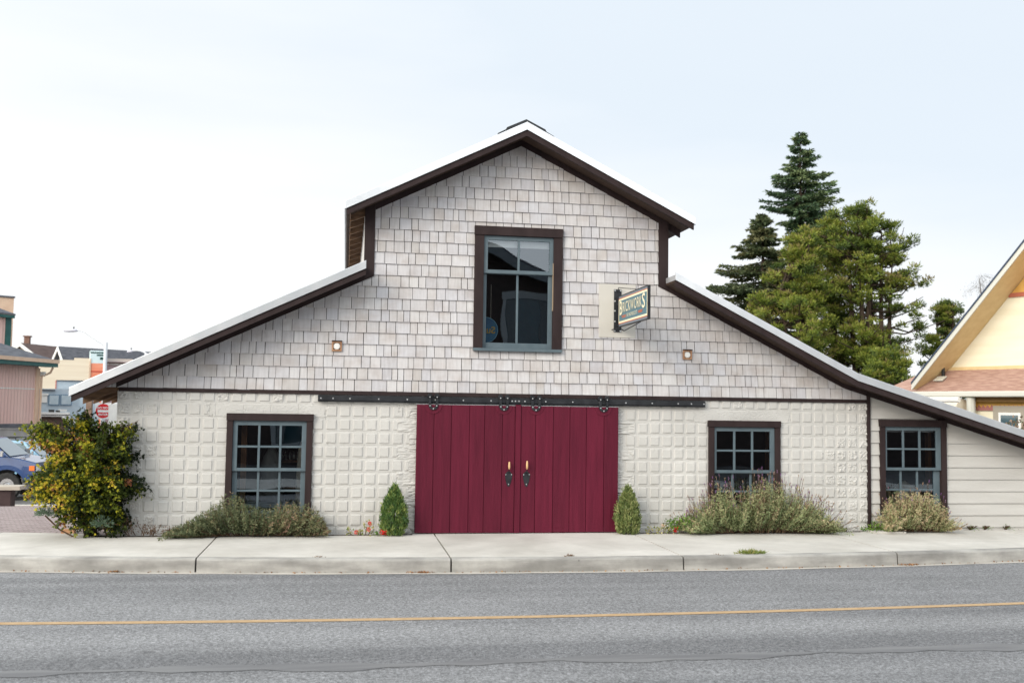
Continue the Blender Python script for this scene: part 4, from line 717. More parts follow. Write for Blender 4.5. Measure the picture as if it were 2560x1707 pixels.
# ------------------------------------------------------------------ background left: vehicles, bench, buildings
def frame(o, th):
    c, s = math.cos(th), math.sin(th); o = np.array(o, float)
    return lambda x, y, z: o + np.array([x * c - y * s, x * s + y * c, z])
def vehicle(name, label, cat, org, th, paint, spec):
    """x forward, y left, origin on the ground between the front wheels"""
    T = frame(org, th); R = thing(name, label, cat, org); hw = spec['hw']
    def ext(pts, y0, y1, inset=0.0, zt=None):   # side outline swept across the width, roof narrowing with height
        b = MB(); n_ = len(pts)
        A = [T(x, y0 + inset * max(0, (z - spec['belt'])) , z) for x, z in pts]; B = [T(x, y1 - inset * max(0, (z - spec['belt'])), z) for x, z in pts]
        i = len(b.v); b.v += [tuple(p) for p in A + B]; b.f.append(tuple(range(n_))); b.f.append(tuple(range(2*n_ - 1, n_ - 1, -1))); b.t += [.5, .5]
        for k in range(n_): b.f.append(((k+1) % n_, k, n_ + k, n_ + (k+1) % n_)); b.t.append(.5)
        return b
    wr = spec['wr']; body = spec['body']
    def arch(cx): return [(cx - (wr + .10) * math.cos(a), spec['wz'] + (wr + .08) * math.sin(a)) for a in np.linspace(math.pi, .0, 11)] if False else [(cx + (wr + .10) * math.cos(a), spec['wz'] + (wr + .09) * math.sin(a)) for a in np.linspace(math.radians(-10), math.radians(190), 12)]
    sill = spec['sill']; wb = spec['wb']
    bx_ = [p[0] for p in body]; bz_ = [p[1] for p in body]; X = np.unique(np.concatenate([np.linspace(spec['rear'], spec['front'], 24), bx_] + [c + (wr + .11) * np.cos(np.linspace(0, math.pi, 15)) for c in (0, -wb)]))
    def zbot(x):
        z = sill + (.08 if x > .5 or x < -wb - .5 else 0)
        for c in (0, -wb):
            k_ = 1 - ((x - c) / (wr + .11))**2
            if k_ > 0: z = max(z, spec['wz'] + (wr + .09) * math.sqrt(k_))
        return z
    b = MB(); ub = MB(); bulge = lambda z, zt: .05 * (1 - min(1, abs(z - (zt - .28)) / .45)) 
    rows = []
    for x in X:
        zt = float(np.interp(x, bx_, bz_)); zb0 = zbot(x); rows.append((x, [zb0 + (zt - zb0) * f for f in (0, .35, .7, .93, 1.0)], zt))
    for sgn in (-1, 1):
        for (xa, za, ta), (xb, zb1, tb) in zip(rows[:-1], rows[1:]):
            for k in range(4):
                y_ = [sgn * (hw - .03 + bulge(z, t_) * .6 - (.035 if kk == 4 else 0)) for z, t_, kk in ((za[k], ta, k), (zb1[k], tb, k), (zb1[k+1], tb, k+1), (za[k+1], ta, k+1))]
                b.poly([T(xa, y_[0], za[k]), T(xb, y_[1], zb1[k]), T(xb, y_[2], zb1[k+1]), T(xa, y_[3], za[k+1])])
    for (xa, za, ta), (xb, zb1, tb) in zip(rows[:-1], rows[1:]):
        w_ = hw - .035 + .0; b.poly([T(xa, -w_, ta), T(xb, -w_, tb), T(xb, w_, tb), T(xa, w_, ta)]); ub.poly([T(xa, -hw + .01, za[0] + .002), T(xb, -hw + .01, zb1[0] + .002), T(xb, hw - .01, zb1[0] + .002), T(xa, hw - .01, za[0] + .002)])
    for (x, z, t_) in (rows[0], rows[-1]): b.poly([T(x, -hw + .03, z[0]), T(x, hw - .03, z[0]), T(x, hw - .035, t_), T(x, -hw + .035, t_)])
    b.build('body', paint, R); ub.build('underbody', MATS['black_plastic'], R)
    cb = MB(); q = ext(spec['cab'], -hw + .04, hw - .04, .22); q.build('cab', paint, R, bevel=.03)
    # glass: windscreen and side windows, standing just proud of the cab
    def yin(z): return hw - .04 - .22 * max(0, z - spec['belt'])
    (xa, za), (xb, zb_) = spec['ws']; b = MB(); o_ = .012
    def wsp(t_, yy): x = xa + (xb - xa) * t_; z = za + (zb_ - za) * t_; return T(x + o_, yy * (yin(z) - .09), z + o_)
    b.poly([wsp(.06, -1), wsp(.06, 1), wsp(.93, 1), wsp(.93, -1)]); b.build('windscreen', MATS['car_dark_glass'], R)
    for sgn in (-1, 1):
        for pts in spec['side']:
            b = MB(); b.poly([T(x, sgn * (yin(z) + .006), z) for x, z in pts]); b.build('side_window', MATS['car_dark_glass'], R)
    for cx in (0, -wb):
        for sgn in (-1, 1):
            b = MB(); yc = sgn * (hw - .12); seg = []
            for dy, r in ((-.11, wr * .57), (-.11, wr * .93), (-.08, wr), (.08, wr), (.11, wr * .93), (.11, wr * .57)): seg.append((dy, r))
            n_ = 36; i = len(b.v)
            for dy, r in seg:
                for k in range(n_): a = 2 * math.pi * k / n_; rr2 = r * (1.0 if (k % 2 or r < wr * .99) else .965); b.v.append(tuple(T(cx + rr2 * math.cos(a), yc + dy, spec['wz'] + rr2 * math.sin(a))))
            for s_ in range(len(seg) - 1):
                for k in range(n_): b.f.append((i + s_*n_ + k, i + s_*n_ + (k+1) % n_, i + (s_+1)*n_ + (k+1) % n_, i + (s_+1)*n_ + k)); b.t.append(.5)
            wh = b.build('wheel', MATS['tyre'], R)
            b = MB(); c0 = T(cx, yc - .07, spec['wz']); c1 = T(cx, yc + .07, spec['wz']); b.tube([c0, c1], wr * .58, 24); d_ = (c1 - c0) / np.linalg.norm(c1 - c0) * sgn; cc = T(cx, yc + sgn * .071, spec['wz'])
            b.tube([cc, cc + d_ * .03], [wr * .30, wr * .22], 16)
            for k in range(6): a = k * math.pi / 3; p = T(cx + .5 * wr * math.cos(a), yc + sgn * .071, spec['wz'] + .5 * wr * math.sin(a)); b.tube([p, p + d_ * .012], wr * .09, 8)
            b.build('rim', MATS['chrome'], wh)
    for sgn in (-1, 1):
        b = MB(); f0 = spec['front']; zt = spec['lamp']; b.prism([T(f0 - .17, sgn * (hw - .004), zt - .13), T(f0 - .02, sgn * (hw - .004), zt - .13), T(f0 - .02, sgn * (hw - .004), zt + .01), T(f0 - .17, sgn * (hw - .004), zt + .01)], (T(0, sgn * .02, 0) - T(0, 0, 0))); b.build('side_marker', MATS['amber'], R)
        b = MB(); b.prism([T(f0 + .0, sgn * (hw - .05), zt - .14), T(f0 + .0, sgn * (hw - .36), zt - .14), T(f0 + .0, sgn * (hw - .36), zt + .0), T(f0 + .0, sgn * (hw - .05), zt + .0)], T(.03, 0, 0) - T(0, 0, 0)); b.build('headlight', MATS['lamp_glass'], R)
        b = MB(); xm = spec['mirror']; b.prism([T(xm, sgn * (hw + .02), spec['belt'] + .02), T(xm + .04, sgn * (hw + .2), spec['belt'] + .04), T(xm + .04, sgn * (hw + .2), spec['belt'] + .20), T(xm, sgn * (hw + .02), spec['belt'] + .18)], T(-.06, 0, 0) - T(0, 0, 0)); b.build('mirror', MATS['chrome'], R)
    b = MB(); f0 = spec['front']; b.prism([T(f0 + .004, -hw + .38, spec['lamp'] - .13), T(f0 + .004, hw - .38, spec['lamp'] - .13), T(f0 + .004, hw - .38, spec['lamp']), T(f0 + .004, -hw + .38, spec['lamp'])], T(.02, 0, 0) - T(0, 0, 0)); b.build('grille', MATS['black_plastic'], R)
    b = MB(); b.prism([T(f0 + .03, -hw, sill + .1), T(f0 + .03, hw, sill + .1), T(f0 + .03, hw, sill + .27), T(f0 + .03, -hw, sill + .27)], T(.12, 0, 0) - T(0, 0, 0)); b.build('bumper', MATS['chrome'], R, bevel=.02)
    if spec.get('rack'):
        b = MB(); z = spec['roof']
        for yy in (-hw + .35, hw - .35): b.tube([T(spec['rack'][0], yy, z + .09), T(spec['rack'][1], yy, z + .09)], .022, 6)
        for xx in np.linspace(spec['rack'][0], spec['rack'][1], 4): b.tube([T(xx, -hw + .35, z + .09), T(xx, hw - .35, z + .09)], .014, 6); b.tube([T(xx, -hw + .35, z - .03), T(xx, -hw + .35, z + .09)], .014, 6); b.tube([T(xx, hw - .35, z - .03), T(xx, hw - .35, z + .09)], .014, 6)
        b.build('roof_rack', MATS['black_plastic'], R)
    return R
mat('tyre', (.018,.018,.018), (.03,.03,.03), rough=.85, scale=10); mat('chrome', (.50,.51,.52), rough=.25, metal=.9); mat('amber', (.75,.17,.02), rough=.25, spec=.6); mat('lamp_glass', (.7,.72,.72), rough=.15, spec=.7); mat('black_plastic', (.02,.02,.02), rough=.5)
mat('car_dark_glass', (.02,.06,.08), (.03,.08,.10), rough=.04, spec=1.0, coat=1.0)
tz = gz(14)
wc = at(28.7, 1214, 29.0); th = rad(-4)
vehicle('pickup_truck', 'dark blue pickup truck on big tyres parked beside the pink building', 'truck', (wc[0] + .85 * math.sin(th), wc[1] + .73, -.975), th, mat('dark_blue_car_paint', (.011,.045,.155), (.014,.055,.175), rough=.25, coat=.8, spec=.6),
  dict(hw=.845, wr=.395, wz=.395, sill=.48, wb=2.75, front=.80, rear=-3.9, belt=1.22, lamp=.98, mirror=-.1, roof=1.785,
       body=[(-3.9, 1.22), (0.0, 1.24), (.35, 1.19), (.80, 1.08)], cab=[(.05, 1.215), (-.62, 1.76), (-.75, 1.785), (-1.55, 1.785), (-1.72, 1.215)], ws=((.05, 1.215), (-.62, 1.76)), side=[[(-.16, 1.25), (-.62, 1.68), (-1.45, 1.70), (-1.55, 1.25)]]))
wc = at(104, 1136, 34.5); th = rad(-3)
vehicle('estate_car', 'light blue estate car with roof rack behind the pickup', 'car', (wc[0] - .05, wc[1] + .8, -1.05), th, mat('light_blue_car_paint', (.22,.42,.58), (.26,.47,.63), rough=.25, coat=.8, spec=.6),
  dict(hw=.83, wr=.33, wz=.33, sill=.30, wb=2.6, front=.85, rear=-3.6, belt=1.02, lamp=.82, mirror=-.15, roof=1.56, rack=(-2.6, -.9),
       body=[(-3.6, 1.02), (-.1, 1.03), (.4, .98), (.85, .88)], cab=[(.05, 1.0), (-.55, 1.53), (-.7, 1.56), (-3.0, 1.56), (-3.5, 1.0)], ws=((.05, 1.0), (-.55, 1.53)), side=[[(-.2, 1.06), (-.58, 1.47), (-1.2, 1.49), (-1.2, 1.06)], [(-1.28, 1.06), (-1.28, 1.49), (-2.0, 1.49), (-2.0, 1.06)], [(-2.08, 1.06), (-2.08, 1.49), (-2.9, 1.48), (-3.25, 1.06)]]))
# bench
e = at(51, 1212, 22.0); bz = gz(e[1]) ; bn = thing('bench', 'weathered plank bench on dark block legs at the photo left edge', 'bench', (e[0] - .9, e[1] + .2, bz))
b = MB(); b.box(e[0] - 1.8, e[0], e[1] - .02, e[1] + .42, bz + .36, bz + .45); b.build('seat', mat('grey_plank', (.34,.30,.26), (.46,.42,.36), rough=.8, scale=5, stretch=(.4,5,3), bump=.2), bn, bevel=.01)
for x in (e[0] - .5, e[0] - 1.6): b = MB(); b.box(x, x + .3, e[1] + .04, e[1] + .36, bz - .02, bz + .359); b.build('leg', mat('dark_block', (.035,.02,.022), (.05,.03,.03), rough=.8), bn, bevel=.01)
# pink building
M_pink = mat('pink_corrugated', (.72,.47,.42), (.77,.53,.47), rough=.6, scale=.8, spec=.3); M_teal = mat('teal_trim', (.02,.09,.085), (.03,.12,.11), rough=.5); M_slate = mat('dark_slate_shingle', (.075,.08,.095), (.125,.13,.15), rough=.9, scale=3, stretch=(1,1,3), bump=.4, bscale=9); M_peach = mat('peach_board', (.66,.46,.33), (.72,.52,.38), rough=.6)
t = M_pink.node_tree; n = t.nodes; l = t.links; wv_ = n.new('ShaderNodeTexWave'); wv_.bands_direction = 'Y'; wv_.inputs['Scale'].default_value = 1.6; tcn = [k for k in n if k.type == 'TEX_COORD'][0]; l.new(tcn.outputs['Object'], wv_.inputs['Vector']); bp = n.new('ShaderNodeBump'); bp.inputs['Strength'].default_value = .8; bp.inputs['Distance'].default_value = .04; l.new(wv_.outputs['Fac'], bp.inputs['Height']); l.new(bp.outputs[0], n['Principled BSDF'].inputs['Normal'])
class Face:
    """a vertical wall plane: origin o, direction p along it (to the right), n out of it towards the viewer"""
    def __init__(s, o, ang): s.o = np.array(o, float); s.p = np.array([math.cos(ang), math.sin(ang), 0]); s.n = np.array([math.sin(ang), -math.cos(ang), 0.0])
    def P(s, a, z, o=0.0): q = s.o + s.p * a + s.n * o; return (q[0], q[1], z)
    def W(s, x, y, o=0.0): return onplane(x, y, s.o + s.n * o, s.n)
    def s(s, x, y, o=0.0): return float(np.dot(s.W(x, y, o) - s.o, s.p))
    def z(s, x, y, o=0.0): return float(s.W(x, y, o)[2])
    def slab(s, b, s0, s1, z0, z1, o0, o1): b.prism([s.P(s0, z0, o1), s.P(s1, z0, o1), s.P(s1, z1, o1), s.P(s0, z1, o1)], tuple(s.n * (o0 - o1)))
c0 = at(98, 906, 42); F = Face(c0, rad(73)); pk = thing('pink_building', 'pink corrugated metal building with teal eaves left of the barn', 'building', (c0[0] - 3, c0[1] - 4, -1.1)); ze = c0[2]; Ln_ = -9
b = MB(); F.slab(b, Ln_, 0, -1.15, ze - .02, -9, 0); b.build('wall', M_pink, pk)
zr_ = F.z(20, 868, -3); b = MB(); b.prism([F.P(Ln_, ze, .55), F.P(.5, ze, .55), F.P(-3.2, ze + 1.5, -3.2), F.P(Ln_, ze + 1.5, -3.2)], (0, 0, .1)); b.prism([F.P(.5, ze, .54), F.P(.5, ze, -9), F.P(-3.2, ze + 1.5, -9), F.P(-3.2, ze + 1.5, -3.21)], (0, 0, .099)); b.build('roof', M_slate, pk)
b = MB(); F.slab(b, Ln_, .52, ze - .02, ze + .13, .552, .60); b.build('gutter', M_peach, pk); b = MB(); F.slab(b, Ln_, .5, ze - .18, ze - .021, .002, .55); b.build('soffit', M_teal, pk)
b = MB(); F.slab(b, -.22, .03, -1.1, ze - .245, -.03, .05); b.build('corner_trim', M_peach, pk); b = MB(); b.tube([F.P(.3, ze - .2, .45), F.P(.28, ze - .42, .35), F.P(.06, ze - .6, .1), F.P(.05, -1.1, .1)], .05, 8); b.build('downspout', M_peach, pk)
b = MB(); b.tube([F.P(.12, F.z(103, 935), .0), F.P(.16, F.z(103, 935), .2)], .10, 12); b.build('camera_housing', M_white, pk); b = MB(); F.slab(b, Ln_, -.24, F.z(50, 972), F.z(50, 972) + .035, .002, .02); b.build('cable', M_white, pk)
c1 = at(26, 800, 46); F1 = Face(c1, rad(62)); z1_ = F1.z(10, 794); b = MB(); F1.slab(b, -6, 0, ze, z1_, -4, 0); b.build('upper_wall', M_pink, pk); b = MB(); F1.slab(b, -.28, .03, ze, z1_ - .001, -.05, .05); F1.slab(b, -6, .06, z1_, z1_ + .14, -3, .2); b.build('upper_trim', M_teal, pk)
b = MB(); b.prism([F1.P(-6, z1_ + .141, .22), F1.P(.08, z1_ + .141, .22), F1.P(-2.4, z1_ + 1.3, -2), F1.P(-6, z1_ + 1.3, -2)], (0, 0, .06)); b.build('upper_roof', M_slate, pk)
c2 = at(35.2, 745, 47.5); F2 = Face(c2, rad(30)); b = MB(); F2.slab(b, -8, 0, ze - .6, c2[2], -5, 0); b.build('parapet_wall', M_peach, pk); b = MB(); F2.slab(b, -8.05, .04, c2[2] + .001, c2[2] + .08, -5, .05); b.build('parapet_cap', M_slate, pk)
a0 = at(82, 1064, 39.5); F3 = Face(a0, rad(24)); an = thing('annex', 'low grey boarded annex with dark flat roof before the pink building', 'building', (a0[0] - 3, a0[1] + 1, -1.1)); M_gb = mat('grey_boards', (.30,.29,.29), (.37,.36,.355), rough=.7, scale=1, stretch=(4,1,.3))
t = M_gb.node_tree; n = t.nodes; l = t.links; wv_ = n.new('ShaderNodeTexWave'); wv_.inputs['Scale'].default_value = .9; wv_.wave_profile = 'SAW'; tcn = [k for k in n if k.type == 'TEX_COORD'][0]; l.new(tcn.outputs['Object'], wv_.inputs['Vector']); bp = n.new('ShaderNodeBump'); bp.inputs['Strength'].default_value = .6; bp.inputs['Distance'].default_value = .03; l.new(wv_.outputs['Fac'], bp.inputs['Height']); l.new(bp.outputs[0], n['Principled BSDF'].inputs['Normal'])
b = MB(); F3.slab(b, -8, 0, -1.1, F3.z(40, 1072), -1, 0); b.build('wall', M_gb, an); b = MB(); F3.slab(b, -8, .1, F3.z(40, 1069), F3.z(40, 1060), -1, .12); b.build('roof', M_slate, an); b = MB(); F3.slab(b, -8, .06, F3.z(40, 1072), F3.z(40, 1069.2), .002, .06); b.build('white_strip', M_white, an)
# houses along the side street
M_cream = mat('cream_siding', (.70,.61,.48), (.76,.68,.55), rough=.7, scale=.7, stretch=(.3,1,8), spec=.2); M_broof = mat('brown_roofing', (.085,.055,.05), (.125,.085,.075), rough=.9, scale=2, stretch=(1,1,3)); M_mauve = mat('mauve_render', (.42,.34,.37), (.48,.40,.43), rough=.8)
def gable(name, label, p1, p2, width, zr, ze_, zbase, wallm, roofm, over=.4, gablem=None, eave_trim=True):
    """house whose ridge runs p1 -> p2 (xy), gable wall at p1"""
    p1 = np.array(p1[:2], float); p2 = np.array(p2[:2], float); d = (p2 - p1) / np.linalg.norm(p2 - p1); nrm = np.array([-d[1], d[0]]); hw = width / 2
    r = thing(name, label, 'house', (*((p1 + p2) / 2), zbase)); V3 = lambda p, z: (p[0], p[1], z)
    b = MB(); q = [p1 - nrm * hw, p1 + nrm * hw, p2 + nrm * hw, p2 - nrm * hw]
    b.prism([V3(q[0], zbase), V3(q[1], zbase), V3(q[1], ze_), V3(p1, zr - .08), V3(q[0], ze_)], tuple(np.append(p2 - p1, 0))); b.build('wall', wallm, r)
    b = MB(); s = (zr - ze_) / hw
    for sg_ in (-1, 1):
        A = p1 - d * over; B = p2 + d * over; e1 = A + nrm * sg_ * (hw + over); e2 = B + nrm * sg_ * (hw + over); zo = ze_ - over * s
        b.prism([V3(A, zr), V3(B, zr), V3(e2, zo), V3(e1, zo)], (0, 0, .14))
    rf = b.build('roof', roofm, r)
    b = MB()
    for sg_ in (-1, 1):
        A = p1 - d * (over + .05); e1 = A + nrm * sg_ * (hw + over); zo = ze_ - over * s; b.prism([V3(A, zr + .15), V3(A, zr - .14), V3(e1, zo - .14), V3(e1, zo + .15)], tuple(np.append(-d * .06, 0)))
    b.build('rake_trim', M_white, r); return r, rf
P1 = at(59, 862, 78); P2 = at(268, 876, 90); rb, rf = gable('brown_roof_house', 'pale house with long brown roof behind the pink building', P1, P2, 9, P1[2], P1[2] - 3.1, -1.3, M_cream, M_broof)
b = MB(); pc = at(68, 858, 80); b.box(pc[0] - .2, pc[0] + .2, pc[1] - .2, pc[1] + .2, P1[2] - .6, P1[2] + .75); b.box(pc[0] - .27, pc[0] + .27, pc[1] - .27, pc[1] + .27, P1[2] + .751, P1[2] + .85); b.build('chimney', mat('brick_chimney', (.16,.09,.07), (.22,.13,.1), rough=.9, scale=8), rf)
P1 = at(158, 871, 72); P2 = at(228, 879, 77); gable('small_gabled_house', 'white gabled house front with grey shingle roof before the brown roof', P1, (P1[0] + 6.5, P1[1] + 6.5), 6.0, P1[2], P1[2] - 4.2, -1.3, M_white, M_slate, .35)
P1 = at(291, 881, 80); gable('grey_gabled_house', 'small grey shingled house right of the lamp post', P1, (P1[0] + 6.5, P1[1] + 1.5), 4.2, P1[2], P1[2] - 2.4, -1.3, mat('grey_gable', (.42,.42,.42), rough=.8), M_slate, .3)
def flatb(name, label, px0, px1, pyt, d, depth, m, base=-1.3):
    B = at(px1, pyt, d); ry = _ray(px1, pyt); ang = math.atan2(ry[0], ry[1]); F = Face(B, -ang + rad(1.5)); r = thing(name, label, 'building', (B[0], B[1], base)); s0 = F.s(px0, pyt)
    b = MB(); F.slab(b, s0, 0, base, B[2], -depth, 0); b.build('wall', m, r); return r, F, s0
def fbox(F, name, m, parent, px0, px1, py0, py1, o0=.002, o1=.06, zb=None):
    b = MB(); xm, ym = (px0 + px1) / 2, (py0 + py1) / 2; F.slab(b, F.s(px0, ym), F.s(px1, ym), F.z(xm, py1) if zb is None else zb, F.z(xm, py0), o0, o1); return b.build(name, m, parent)
r, F, s0 = flatb('cream_building', 'cream clapboard building with stepped parapet and painted mural end', 100, 224, 902, 66, 6, M_cream)
fbox(F, 'parapet', M_cream, r, 153, 186, 899.5, 902, -1, .001); fbox(F, 'parapet', M_cream, r, 186, 224, 895, 902, -1, .001); fbox(F, 'corner_board', M_peach, r, 222.5, 225.5, 896, 1000, .002, .05)
M_mb = mat('mural_pale_blue', (.50,.66,.70), (.62,.74,.77), rough=.7, scale=1.5); M_mr = mat('mural_orange_red', (.70,.20,.11), (.76,.32,.21), rough=.7, scale=1.2, stretch=(.3,1,3)); M_md = mat('mural_dark_green', (.015,.06,.055), rough=.7)
fbox(F, 'mural_upper', M_mb, r, 226, 262, 876, 908, -2, .0); fbox(F, 'mural_lower', M_mr, r, 226, 262, 908.01, 1000, -2, .0, -1.3); fbox(F, 'mural_dark_shape', M_md, r, 226, 262, 880, 883, .002, .02); fbox(F, 'mural_dark_shape', M_md, r, 242, 261, 886, 889.5, .002, .02); fbox(F, 'mural_dark_shape', M_md, r, 250, 262, 893, 899, .002, .02); fbox(F, 'mural_stripe', mat('mural_stripe_red', (.5,.08,.05), rough=.7), r, 226, 262, 927, 930, .002, .02)
r, F, s0 = flatb('mauve_building', 'mauve shopfront with dark cornice right of the lamp post', 262, 332, 905, 68, 6, M_mauve); fbox(F, 'cornice', M_broof, r, 262, 332, 905.5, 909.5, .002, .3); fbox(F, 'white_band', M_white, r, 262, 332, 910, 912.5, .002, .2); fbox(F, 'upper_wall', mat('beige_render', (.52,.46,.42), rough=.8), r, 262, 332, 896.5, 904.9, -5, -.1)
M_pb = mat('pale_blue_render', (.40,.49,.57), (.47,.55,.62), rough=.7); r, F, s0 = flatb('grey_building', 'grey blue building with red corner strip below the cream wall', 141, 250, 952, 58, 4, M_pb); fbox(F, 'red_strip', mat('faded_red', (.55,.2,.17), rough=.7), r, 138, 141, 950.5, 985, -1, .03); fbox(F, 'dark_cap', M_slate, r, 141, 250, 951, 952.6, .002, .08)
r, F, s0 = flatb('shopfront', 'pale blue shopfront with two big window panels behind the maple', 96, 200, 973, 54, 3, M_pb)
for p0, p1 in ((121, 149), (151, 180)):
    ff = fbox(F, 'window', mat('blue_frame', (.13,.22,.32), rough=.5), r, p0, p1, 986, 1013); fbox(F, 'pane', mat('pale_pane', (.40,.50,.57), (.48,.57,.63), rough=.15, spec=.8), ff, p0 + 2.5, p1 - 2.5, 988, 1010.5, .061, .07)
fbox(F, 'fascia', M_white, r, 104, 121, 983.5, 988, .002, .1); fbox(F, 'panel', M_white, r, 101, 118, 989, 1006); fbox(F, 'cornice', M_slate, r, 100, 138, 973.5, 976.5, .002, .1)
r, F, s0 = flatb('brown_building', 'low brown building with white flat fascia behind the maple', 104, 172, 1042, 46, 3, mat('brown_render', (.10,.065,.055), (.14,.095,.08), rough=.8)); fbox(F, 'fascia', M_white, r, 103, 174, 1030.5, 1036, -.5, .3); fbox(F, 'fascia', M_white, r, 103, 174, 1038, 1041, -.5, .25); fbox(F, 'roof_edge', M_slate, r, 103, 174, 1036.2, 1037.8, -.5, .2)
for p0, p1, pyt in ((122, 136, 1024), (140, 150, 1026)): fbox(F, 'roof_unit', MATS['black_plastic'], r, p0, p1, pyt, 1030.4, -1.2, -.2)
fbox(F, 'roof_duct', M_white, r, 147, 169, 1023.5, 1029, -1.6, -1.25)
b = MB(); g0 = at(155, 1041, 44); g1 = at(194, 1057, 44); dd_ = g1 - g0; b.prism([g0, g1, g1 - np.array([0, 0, .1]), g0 - np.array([0, 0, .1])], (0, .2, 0)); b.build('porch_rake', M_white, r)
# white vans parked by the shopfront (tops only show)
for (p0, p1, pt, d, lab) in ((271, 296, 1006, 50, 'white van showing between the red road sign and the block wall'),):
    a_ = at(p0, pt, d); c_ = at(p1, pt, d); v_ = thing('parked_van', lab, 'van', ((a_[0] + c_[0]) / 2 + 1, a_[1] + .9, -1.1)); b = MB(); L0 = a_[0]; L1 = a_[0] + 4.2; zt = a_[2]
    b.prism([(L0, a_[1], -.75), (L1, a_[1], -.75), (L1, a_[1], -.1), (L1 - .7, a_[1], .05), (L1 - 1.3, a_[1], zt - .05), (L1 - 1.6, a_[1], zt), (L0 + .1, a_[1], zt), (L0, a_[1], zt - .1)], (0, 1.8, 0)); b.build('body', M_white, v_, bevel=.05)
    b = MB(); b.prism([(L1 - 2.2, a_[1] - .005, .1), (L1 - .85, a_[1] - .005, .1), (L1 - 1.35, a_[1] - .005, zt - .12), (L1 - 2.2, a_[1] - .005, zt - .12)], (0, .004, 0)); b.build('side_window', MATS['car_dark_glass'], v_)
    for xw in (L0 + .7, L1 - .8): b = MB(); b.disc((xw, a_[1] - .01, -.78), .32, (0, 1, 0), .2, 20); b.build('wheel', MATS['tyre'], v_)
# street lamps
M_pole = mat('white_pole', (.62,.65,.70), (.68,.71,.75), rough=.4)
def lamp(label, pole_px, top_py, d, head, arm):
    p = at(pole_px, top_py, d); r = thing('street_lamp', label, 'street lamp', (p[0], p[1], -1.2), 'street lamps'); b = MB(); b.tube([(p[0], p[1], -1.2), tuple(p)], [.15, .11], 12); b.build('pole', M_pole, r)
    b = MB(); b.tube([at(x, y, d) for x, y in arm], np.linspace(.07, .045, len(arm)), 8); b.build('arm', M_pole, r)
    (x0, y0), (x1, y1) = head; A = at(x0, y0, d); B = at(x1, y1, d); b = MB(); b.tube([A + (B - A) * t_ for t_ in (0, .08, .3, .7, .95, 1)], [.05, .12, .16, .16, .11, .06], 12); b.v = [(v[0], v[1], A[2] + (v[2] - A[2]) * (.75 if v[2] > A[2] else .55)) for v in b.v]; b.build('lamp_head', mat('lamp_housing', (.48,.48,.56), (.55,.55,.62), rough=.4), r, smooth=True); b = MB(); m_ = A + (B - A) * .72; b.tube([m_ + np.array([0, 0, .12]), m_ + np.array([0, 0, .24])], .04, 8); b.build('photocell', M_iron, r)
lamp('white street lamp with long arm reaching left above the barn roof', 265, 856, 63, ((159.5, 827), (194, 826)), [(262, 862), (245, 852), (225, 838), (212, 830), (203, 826.5), (193, 826)])
lamp('far street lamp with curved arm just above the left roof edge', 366, 882, 75, ((318, 880), (332, 876.5)), [(366, 885), (360, 880), (352, 877), (344, 875.8), (337, 876), (331, 876.5)])
# no entry sign
c_ = at(258, 1027, 57); ns_ = thing('no_entry_sign', 'white square road sign with red disc behind the top of the maple', 'sign', (c_[0], c_[1], -1.2)); k_ = .46
b = MB(); b.box(c_[0] - k_, c_[0] + k_, c_[1] - .01, c_[1] + .01, c_[2] - k_, c_[2] + k_); b.build('plate', M_white, ns_); b = MB(); b.disc((c_[0], c_[1] - .016, c_[2]), .41, (0, 1, 0), .005, 40); b.build('disc', mat('sign_red', (.62,.015,.02), rough=.4), ns_); b = MB(); b.box(c_[0] - .3, c_[0] + .3, c_[1] - .022, c_[1] - .017, c_[2] - .075, c_[2] + .055); b.build('bar', M_white, ns_)
for tx, dz_ in (('DO NOT', .12), ('ENTER', -.26)): text_mb(tx, .17, (c_[0], c_[1] - .022, c_[2] + dz_), (1, 0, 0), (0, 0, 1), depth=.003, bold=.004, align='CENTER').build('lettering', M_white, ns_)
b = MB(); b.tube([(c_[0], c_[1] + .04, -1.2), (c_[0], c_[1] + .04, c_[2] + .4)], .03, 8); b.build('post', M_bolt, ns_)
p_ = at(224, 1002, 34); b = MB(); b.box(p_[0] - .09, p_[0] + .09, p_[1] - .09, p_[1] + .09, -1.1, at(224, 985, 34)[2]); tag(b.build('timber_bollard', mat('brown_post', (.17,.11,.08), (.22,.15,.11), rough=.8)), 'square brown timber post rising behind the maple top', 'post')
